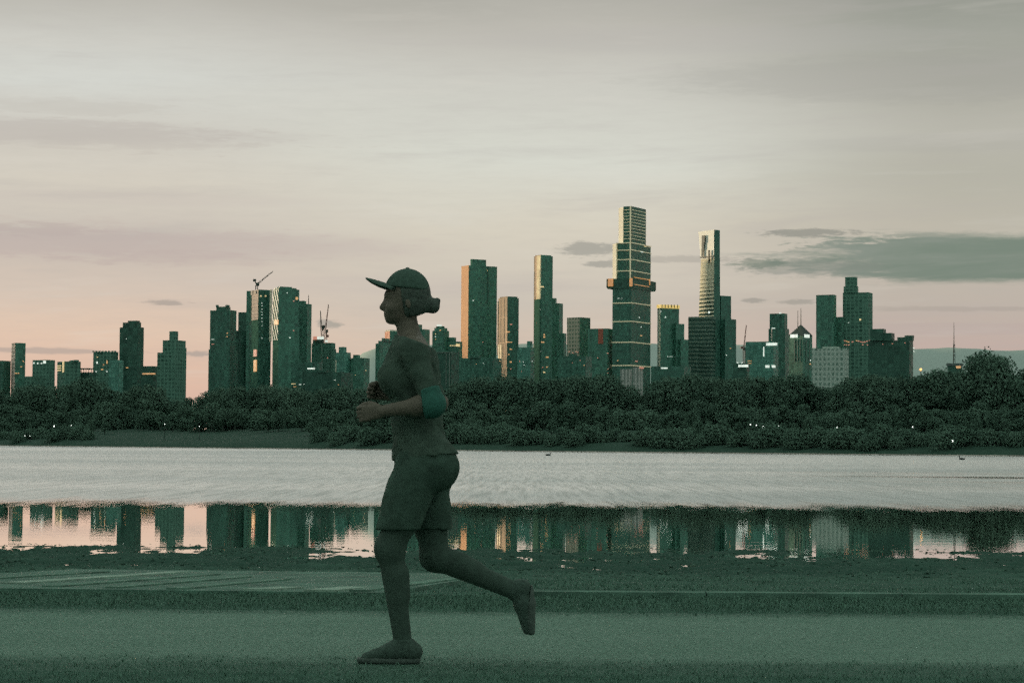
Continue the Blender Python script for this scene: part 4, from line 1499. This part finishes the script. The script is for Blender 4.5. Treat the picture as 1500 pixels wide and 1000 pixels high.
lamps = [(36.5, 638, 4, 'left of the two white lamps close together low at the far left shore'), (44, 638.5, 4, 'right of the two white lamps close together low at the far left shore'),
         (79, 624, 14, 'white lamp above and right of the low pair at the far left shore'), (104.5, 622.5, 14, 'white lamp in the trees below the crenellated block'),
         (241, 621, 14, 'white lamp above the lawn, below the grey green stepped tower'), (292, 624, 14, 'white lamp above the lawn near the left cluster'),
         (1099, 621.5, 14, 'white lamp first from the left in the row below the glass hall'), (1108, 622.5, 14, 'white lamp second from the left in the row below the glass hall'),
         (1118, 625, 14, 'brightest white lamp in the row below the glass hall'), (1130, 627.5, 14, 'white lamp set lowest in the row below the glass hall'),
         (1140.5, 624, 14, 'white lamp last on the right in the row below the glass hall'), (1226, 626, 14, 'white lamp alone below the pale grey box building'),
         (1337, 625, 13, 'white lamp in the trees below the terraced block'), (1395, 645.5, 3.5, 'big white lamp nearest the water at the far right')]
for px, py, dist, lab in lamps:
    lamp(px, py, dist, lab, LAMP_M, 0.17 if 'big' in lab or 'pair' in lab or 'bright' in lab else 0.10)

# gabled block whose roof shows between the trees at the right
t = Tower('gabled_block', 'low gabled building with a small orange light left of the big domed tree', 'building', 800, 1408, alpha=20, mat='dark')
t.tier('wall', 1389, 1408, 1411, 535.5)
fpg = footprint(800, 1388.5, 1408, 1411.5, R(20), 535, 0.3)
zg, zr = P(1400, 535.4, 800).z - t.o.z, P(1400, 531.5, 800).z - t.o.z
gv = [Vector((q.x - t.o.x, q.y - t.o.y, zg)) for q in fpg]
m0, m1 = (gv[0] + gv[1]) / 2, (gv[2] + gv[3]) / 2
m0.z = m1.z = zr
mesh_obj('roof', gv + [m0, m1], [(0, 1, 4), (2, 3, 5), (1, 2, 5, 4), (3, 0, 4, 5), (3, 2, 1, 0)], STEEL, t.root)
t.wins([(1404, 537.5, 'o', 6, 3.5)])
lamp(1349, 541, 78, 'orange lamp on a tall pole between the terraced block and the antenna mast', LAMP_O, 0.24)


# ------------------------------------------------------------------ implicit surfaces for bodies
class SDF:
    def __init__(self, lo, hi, step):
        self.lo, self.step = np.array(lo, float), step
        self.n = np.ceil((np.array(hi) - self.lo) / step).astype(int) + 1
        self.V = np.full(tuple(self.n), 1.0, dtype=np.float32)

    def _win(self, lo, hi):
        a = np.clip(np.floor((np.array(lo) - self.lo) / self.step).astype(int), 0, self.n - 1)
        b = np.clip(np.ceil((np.array(hi) - self.lo) / self.step).astype(int) + 1, 1, self.n)
        sl = tuple(slice(x, y) for x, y in zip(a, b))
        ax = [self.lo[i] + self.step * np.arange(a[i], b[i]) for i in range(3)]
        return sl, np.meshgrid(*ax, indexing='ij')

    def _merge(self, sl, d, k):
        v = self.V[sl]
        if k > 0:
            hh = np.clip(0.5 + 0.5 * (v - d) / k, 0, 1)
            self.V[sl] = v * (1 - hh) + d * hh - k * hh * (1 - hh)
        else:
            self.V[sl] = np.minimum(v, d)

    def cone(self, a, b, ra, rb, k=0.02, sy=1.0, off=0.0):
        a, b = np.array(a, float), np.array(b, float)
        m = max(ra, rb) * max(1, sy) + k + off + 0.03
        sl, (X, Y, Z) = self._win(np.minimum(a, b) - m, np.maximum(a, b) + m)
        ba = b - a
        px, py, pz = X - a[0], Y - a[1], Z - a[2]
        t = np.clip((px * ba[0] + py * ba[1] + pz * ba[2]) / max(ba @ ba, 1e-9), 0, 1)
        d = np.sqrt((px - t * ba[0]) ** 2 + ((py - t * ba[1]) / sy) ** 2 + (pz - t * ba[2]) ** 2) - (ra + (rb - ra) * t) - off
        self._merge(sl, d, k)

    def ell(self, c, r, k=0.02, tilt=0.0, off=0.0):
        c = np.array(c, float)
        r = np.array(r if hasattr(r, '__len__') else (r,) * 3, float) + off
        m = r.max() + k + 0.03
        sl, (X, Y, Z) = self._win(c - m, c + m)
        x, y, z = X - c[0], Y - c[1], Z - c[2]
        ct, st_ = math.cos(tilt), math.sin(tilt)
        x, z = ct * x + st_ * z, -st_ * x + ct * z
        k0 = np.sqrt((x / r[0]) ** 2 + (y / r[1]) ** 2 + (z / r[2]) ** 2)
        k1 = np.sqrt((x / r[0] ** 2) ** 2 + (y / r[1] ** 2) ** 2 + (z / r[2] ** 2) ** 2) + 1e-9
        self._merge(sl, k0 * (k0 - 1) / k1, k)

    def cut(self, n, p):
        """keep the side where (x - p).n < 0"""
        sl, (X, Y, Z) = self._win(self.lo, self.lo + self.step * self.n)
        d = (X - p[0]) * n[0] + (Y - p[1]) * n[1] + (Z - p[2]) * n[2]
        self.V[sl] = np.maximum(self.V[sl], d)

    def folds(self, amp, fx, fz, seed):
        sl, (X, Y, Z) = self._win(self.lo, self.lo + self.step * self.n)
        near = np.abs(self.V) < 0.03
        a = X[near] * fx + Z[near] * fz + seed
        b = Y[near] * 11 + Z[near] * 6 + seed * 2
        n = fbm(a, b, 3)
        self.V[near] += (np.abs(n) * -2 + 0.35).astype(np.float32) * amp

    def mesh(self):
        V = self.V
        V[0], V[-1] = 1, 1
        V[:, 0], V[:, -1] = 1, 1
        V[:, :, 0], V[:, :, -1] = 1, 1
        ins = V < 0
        c = np.zeros(tuple(self.n - 1), dtype=np.int8)
        for dx in (0, 1):
            for dy in (0, 1):
                for dz in (0, 1):
                    c += ins[dx:dx + c.shape[0], dy:dy + c.shape[1], dz:dz + c.shape[2]]
        I, J, K = np.nonzero((c > 0) & (c < 8))
        idx = np.full(c.shape, -1, dtype=np.int64)
        idx[I, J, K] = np.arange(len(I))
        acc, cnt = np.zeros((len(I), 3)), np.zeros(len(I))
        cor = [(x, y, z) for x in (0, 1) for y in (0, 1) for z in (0, 1)]
        for a in range(8):
            for b in range(a + 1, 8):
                A, B = np.array(cor[a]), np.array(cor[b])
                if np.abs(A - B).sum() != 1:
                    continue
                va, vb = V[I + A[0], J + A[1], K + A[2]], V[I + B[0], J + B[1], K + B[2]]
                cr_ = (va < 0) != (vb < 0)
                t = np.where(cr_, va / np.where(cr_, va - vb, 1), 0)
                pt = A[None] + (B - A)[None] * t[:, None]
                acc += pt * cr_[:, None]
                cnt += cr_
        verts = self.lo + (np.stack([I, J, K], 1) + acc / cnt[:, None]) * self.step
        faces = []
        for ax in range(3):
            o1, o2 = [q for q in range(3) if q != ax]
            s0 = [slice(1, -1)] * 3
            s1 = [slice(1, -1)] * 3
            s0[ax], s1[ax] = slice(0, -1), slice(1, None)
            a, b = ins[tuple(s0)], ins[tuple(s1)]
            for flip, msk in ((0, a & ~b), (1, ~a & b)):
                q = np.stack(np.nonzero(msk), 1)
                if not len(q):
                    continue
                q = q + 1
                q[:, ax] -= 1
                e1, e2 = np.zeros(3, int), np.zeros(3, int)
                e1[o1], e2[o2] = 1, 1
                g = lambda w: idx[w[:, 0], w[:, 1], w[:, 2]]
                quad = np.stack([g(q - e1 - e2), g(q - e2), g(q), g(q - e1)], 1)
                if (ax == 1) != bool(flip):
                    quad = quad[:, ::-1]
                faces.append(quad)
        return verts.tolist(), np.concatenate(faces).tolist()


# ------------------------------------------------------------------ the runner
RY = 9.42
RO = P(590, 968, RY)
RO = Vector((RO.x, RY, 0.004))


def J(px, py, y=0.0):
    q = P(px, py, RY + y) - RO
    return (q.x, y, q.z)


root = thing('person', 'runner in a peaked cap jogging left along the lakeside path, one foot lifted behind', 'person', RO)
SKIN = simple('dusk_skin', (0.115, 0.105, 0.08), 0.6, 0.25, 0.15, 18.0)
SHIRT = simple('dark_running_top', (0.058, 0.092, 0.071), 0.9, 0.1, 0.3, 14.0, 0.6)
SHORT = simple('dark_running_shorts', (0.048, 0.086, 0.066), 0.85, 0.1, 0.3, 12.0, 0.7)
LEG = simple('black_leggings', (0.046, 0.078, 0.061), 0.8, 0.15, 0.2, 30.0)
TEAL = simple('teal_sleeve', (0.032, 0.118, 0.092), 0.8, 0.15, 0.25, 30.0)
CAPM = simple('dark_cap_cloth', (0.055, 0.10, 0.078), 0.85, 0.1, 0.25, 40.0, 0.2)
HAIR = simple('dark_hair', (0.05, 0.075, 0.06), 0.6, 0.3, 0.5, 60.0, 0.4)
SHOE = simple('dark_shoe_mesh', (0.05, 0.085, 0.068), 0.8, 0.2, 0.3, 60.0, 0.3)
SOLE = simple('grey_shoe_sole', (0.07, 0.10, 0.085), 0.8, 0.2, 0.2, 40.0)
EYE = simple('eye_white', (0.13, 0.13, 0.12), 0.3, 0.5, 0.1, 10.0)

LO, HI = (-0.36, -0.36, -0.02), (0.68, 0.36, 1.74)


def torso(s, off=0.0, k=0.05):
    s.ell(J(618, 668), (0.112, 0.150, 0.115), k, off=off)
    s.ell(J(610, 612), (0.092, 0.122, 0.125), k, off=off)
    s.ell(J(604, 548), (0.103, 0.142, 0.145), k, off=off, tilt=0.06)
    s.cone(J(604, 511, -.115), J(604, 511, .115), .058, .058, k, off=off)
    for sy in (-1, 1):
        s.ell(J(578, 553, .066 * sy), (.055, .056, .058), k * .7, off=off)
        s.ell(J(640, 684, .076 * sy), (.088, .084, .095), k * .7, off=off)


LEGS = {'near': (J(613, 690, -.085), J(571, 803, -.088), J(590, 938, -.082)),
        'far': (J(622, 690, .085), J(637, 815, .095), J(752, 864, .088))}


def legs(s, off=0.0, which=('near', 'far'), k=0.03, thigh=1.0, flare=0.0):
    for w in which:
        hp, kn, an = (np.array(q) for q in LEGS[w])
        s.cone(hp, kn, .088 * thigh, .054 * thigh + flare, k, off=off)
        s.ell(hp * .55 + kn * .45 + np.array((-.012, 0, 0)), (.068, .068, .13), k, off=off - .004 + flare * .3)
        if flare == 0:
            s.ell(kn, .053, k, off=off)
            s.cone(kn, an, .050, .034, k, off=off)
            bk = (np.array((.022, 0, 0.0)) if w == 'near' else np.array((-.004, 0, .022)))
            mid = kn * .66 + an * .34 + bk
            s.cone(mid * .85 + kn * .15, mid * .75 + an * .25, .043, .034, k, off=off)


ARMS = {'near': (J(606, 514, -.168), J(633, 592, -.205), J(560, 602, -.185)),
        'far': (J(606, 514, .168), J(642, 590, .205), J(574, 578, .165))}


def arms(s, off=0.0, k=0.025, fore=True, which=('near', 'far')):
    for w in which:
        sh, eb, wr = (np.array(q) for q in ARMS[w])
        s.ell(sh, .052, k, off=off)
        s.cone(sh, eb, .046, .035, k, off=off)
        if fore:
            s.ell(eb, .036, k, off=off)
            m = eb * .7 + wr * .3
            s.cone(eb, m, .036, .037, k, off=off)
            s.cone(m, wr, .037, .024, k, off=off)


body = SDF(LO, HI, 0.0055)
torso(body)
legs(body)
arms(body)
# neck and head
body.cone(J(602, 506), J(595, 468), .052, .046, .03)
body.ell(J(597, 430), (.090, .075, .098), .02)
body.ell(J(586, 447), (.070, .062, .075), .02)
body.ell(J(579, 462), (.046, .046, .034), .02)
body.ell(J(572, 469, 0), (.020, .022, .016), .012)
body.ell(J(571, 432, 0), (.022, .052, .018), .015)
body.cone(J(565, 441), J(560.5, 450), .010, .014, .008)
body.ell(J(562.5, 451.5, 0), (.012, .018, .009), .006)
body.ell(J(567, 459, 0), (.012, .024, .006), .005)
body.ell(J(567.5, 462.5, 0), (.012, .022, .007), .005)
for sy in (-1, 1):
    body.ell(J(575, 451, .040 * sy), (.026, .022, .024), .012)
    body.ell(J(598, 444, .074 * sy), (.013, .008, .024), .006, tilt=.15)
# hands
for w, sy in (('near', 1), ('far', -1)):
    eb, wr = np.array(ARMS[w][1]), np.array(ARMS[w][2])
    f = (wr - eb) / np.linalg.norm(wr - eb)
    inn = np.array((0, sy, 0.0))
    up = np.cross(inn, f) * (1 if np.cross(inn, f)[2] > 0 else -1)
    kn0 = wr + f * .072
    for q in (-.024, -.008, .008, .024):
        body.cone(wr + up * q * .55 + f * .012, kn0 + up * q, .016, .0125, .008)
    for q, L in ((.027, .95), (.009, 1.05), (-.009, 1.0), (-.027, .82)):
        a = kn0 + up * q
        b = a + (f * .030 + inn * .018) * L
        c_ = b + (inn * .024 - f * .004) * L
        e = c_ + (-f * .020 + inn * .002) * L
        body.cone(a, b, .0098, .0088, .002)
        body.cone(b, c_, .0088, .0080, .002)
        body.cone(c_, e, .0080, .0070, .002)
    t0 = wr + f * .018 + up * .022
    t1 = t0 + f * .030 + up * .018 + inn * .012
    t2 = t1 + f * .026 + inn * .012
    t3 = t2 + f * .018 + inn * .012 - up * .006
    body.cone(t0, t1, .014, .0115, .004)
    body.cone(t1, t2, .0105, .0092, .002)
    body.cone(t2, t3, .0092, .0075, .002)
# feet inside the shoes
body.cone(J(603, 952, -.082), J(548, 958, -.085), .028, .022, .02)
body.cone(J(763, 866, .088), J(771, 912, .09), .028, .022, .02)
v, f = body.mesh()
mesh_obj('body', v, f, SKIN, root, True)

# clothing
s = SDF(LO, HI, 0.007)
torso(s, .018, .06)
arms(s, .010, .03, False)
s.cone(J(603, 508), J(599, 492), .056, .052, .03, off=.006)
s.cut((0.12, 0, -1), J(618, 670))
s.cut((0.35, 0, 1), J(599, 497))
s.folds(.011, 10, 13, 3.3)
v, f = s.mesh()
mesh_obj('running_top', v, f, SHIRT, root, True)

s = SDF(LO, HI, 0.007)
s.ell(J(618, 668), (0.112, 0.150, 0.115), .05, off=.009)
for sy in (-1, 1):
    s.ell(J(640, 684, .076 * sy), (.088, .084, .095), .04, off=.009)
legs(s, .013, flare=.018)
s.cut((0, 0, 1), J(618, 645))
s.cut((0, 0, -1), J(600, 775))
s.folds(.007, 16, -7, 9.1)
v, f = s.mesh()
mesh_obj('running_shorts', v, f, SHORT, root, True)

s = SDF(LO, HI, 0.007)
legs(s, .004)
v, f = s.mesh()
mesh_obj('leggings', v, f, LEG, root, True)

s = SDF(LO, HI, 0.006)
arms(s, .0165, .02, True, ('near',))
eb = np.array(ARMS['near'][1])
wr = np.array(ARMS['near'][2])
sh = np.array(ARMS['near'][0])
dirf = (wr - eb) / np.linalg.norm(wr - eb)
diru = (sh - eb) / np.linalg.norm(sh - eb)
s.cut(tuple(dirf), tuple(eb + dirf * .035))
s.cut(tuple(diru), tuple(eb + diru * .065))
v, f = s.mesh()
mesh_obj('elbow_sleeve', v, f, TEAL, root, True)['label'] = 'teal sleeve around the near elbow'

# shoes
for w, (hl, mid, toe, y) in {'near': ((605, 954), (575, 953), (536, 962), -.083), 'far': ((764, 861), (766, 884), (772, 922), .089)}.items():
    s = SDF(LO, HI, 0.006)
    s.cone(J(*hl, y), J(*mid, y), .036, .038, .02)
    s.cone(J(*mid, y), J(*toe, y), .038, .020, .02, sy=1.15)
    an = np.array(LEGS[w][2])
    s.cone(an, J(*hl, y), .040, .036, .02)
    if w == 'near':
        s.cut((0, 0, -1), J(570, 964))
        s.cut((0, 0, 1), J(596, 932))
    v, f = s.mesh()
    sh_o = mesh_obj('shoe', v, f, SHOE, root, True)
    s = SDF(LO, HI, 0.006)
    if w == 'near':
        s.cone(J(606, 965, y), J(575, 966, y), .030, .034, .01, sy=1.1)
        s.cone(J(575, 966, y), J(531, 964, y), .034, .026, .01, sy=1.15)
        s.cut((0, 0, 1), J(570, 960))
        s.cut((0, 0, -1), (0, 0, 0.002))
    else:
        off = 9
        s.cone(J(hl[0] + off, hl[1], y), J(mid[0] + off, mid[1], y), .024, .028, .01, sy=1.25)
        s.cone(J(mid[0] + off, mid[1], y), J(toe[0] + 6, toe[1] + 2, y), .028, .018, .01, sy=1.4)
        s.cut((-1, 0, 0.12), J(mid[0] + off - 1, mid[1], y))
    v, f = s.mesh()
    mesh_obj('sole', v, f, SOLE, sh_o, True)

# eyes
for sy in (-1, 1):
    mb = MB()
    mb.sphere(J(570, 440.5, .031 * sy), .0105)
    mb.build('eye', EYE, root, True)
# hair: covers the back and sides below the cap, tied in a stubby tail
s = SDF(LO, HI, 0.0055)
s.ell(J(599, 431), (.094, .081, .100), .02)
s.ell(J(606, 448), (.066, .074, .075), .02)
s.cut((-1, 0, -.15), J(590, 440))
s.cut((0.35, 0, -1), J(604, 464))
s.ell(J(621, 443), (.030, .030, .032), .02)
s.cone(J(623, 443), J(634, 449), .030, .030, .015)
s.cone(J(634, 446), J(641, 440), .022, .012, .015)
v, f = s.mesh()
mesh_obj('hair', v, f, HAIR, root, True)
# cap: crown, curved peak, button
cp = SDF(LO, HI, 0.0055)
cp.ell(J(596.5, 428.5), (.099, .086, .103), .01)
cp.cut((-0.10, 0, -1), J(592, 423))
v, f = cp.mesh()
cap_o = mesh_obj('cap', v, f, CAPM, root, True)
c0 = np.array(J(572, 417))
tip = np.array(J(537, 407))
L = np.linalg.norm(tip - c0)
vs, fs = [], []
NU, NV = 14, 10
for side in (0, 1):
    for i in range(NU + 1):
        a = -1 + 2 * i / NU
        for j in range(NV + 1):
            t = j / NV
            wy = 0.078 * a
            reach = L * math.sqrt(max(0.0, 1 - (abs(a) ** 2.6))) * t
            back = 0.030 * a * a * (1 - t)
            x = c0[0] - reach + back
            z = c0[2] + (tip[2] - c0[2]) * (reach / L) - 0.022 * a * a - 0.010 * t * t + 0.012 * t - side * 0.006
            vs.append((x, wy, z))
m = (NU + 1) * (NV + 1)
for i in range(NU):
    for j in range(NV):
        k = i * (NV + 1) + j
        fs.append((k, k + 1, k + NV + 2, k + NV + 1))
        fs.append((m + k, m + k + NV + 1, m + k + NV + 2, m + k + 1))
for i in range(NU):
    k = i * (NV + 1) + NV
    fs.append((k, m + k, m + k + NV + 1, k + NV + 1))
mesh_obj('peak', vs, fs, CAPM, cap_o, True)
mb = MB()
q = J(597, 393.5)
mb.sphere((q[0], 0, q[2]), (.010, .010, .006), 10, 6)
mb.build('button', CAPM, cap_o, True)


# ------------------------------------------------------------------ water birds
def bird(px, py, label, flip):
    Y = 250.0
    for _ in range(20):
        z = P(px, py, Y).z
        Y *= (H - WATER_Z) / max(H - z, 0.05) if H - z > 0.02 else 0.8
        Y = min(max(Y, 40), 300)
    X = P(px, py, Y).x
    s = SDF((-.45, -.25, -.2), (.45, .25, .55), 0.02)
    g = -1 if flip else 1
    s.ell((0, 0, .06), (.26, .13, .12), .03)
    s.cone((.2 * g, 0, .1), (.24 * g, 0, .28), .05, .04, .04)
    s.ell((.27 * g, 0, .31), (.06, .045, .045), .02)
    s.cone((.31 * g, 0, .305), (.37 * g, 0, .295), .022, .014, .01)
    s.cone((-.2 * g, 0, .1), (-.36 * g, 0, .16), .06, .02, .03)
    v, f = s.mesh()
    o = mesh_obj('duck', v, f, simple('dark_plumage', (0.03, 0.045, 0.04), 0.8, 0.2, 0.4, 9.0), None, True)
    o.location = (X, Y, WATER_Z)
    tag(o, label, 'bird')


bird(803, 667, 'tiny dark duck on the grey water right of the runner', False)
bird(1409, 673, 'tiny dark duck on the grey water near the right edge', True)

# ------------------------------------------------------------------ render settings
scene.cycles.use_denoising = False
scene.cycles.use_adaptive_sampling = True
scene.cycles.adaptive_threshold = 0.25
scene.cycles.adaptive_min_samples = 12
scene.view_settings.view_transform = 'Standard'
scene.view_settings.look = 'None'
scene.view_settings.exposure = 0
scene.view_settings.gamma = 1
scene.render.film_transparent = False
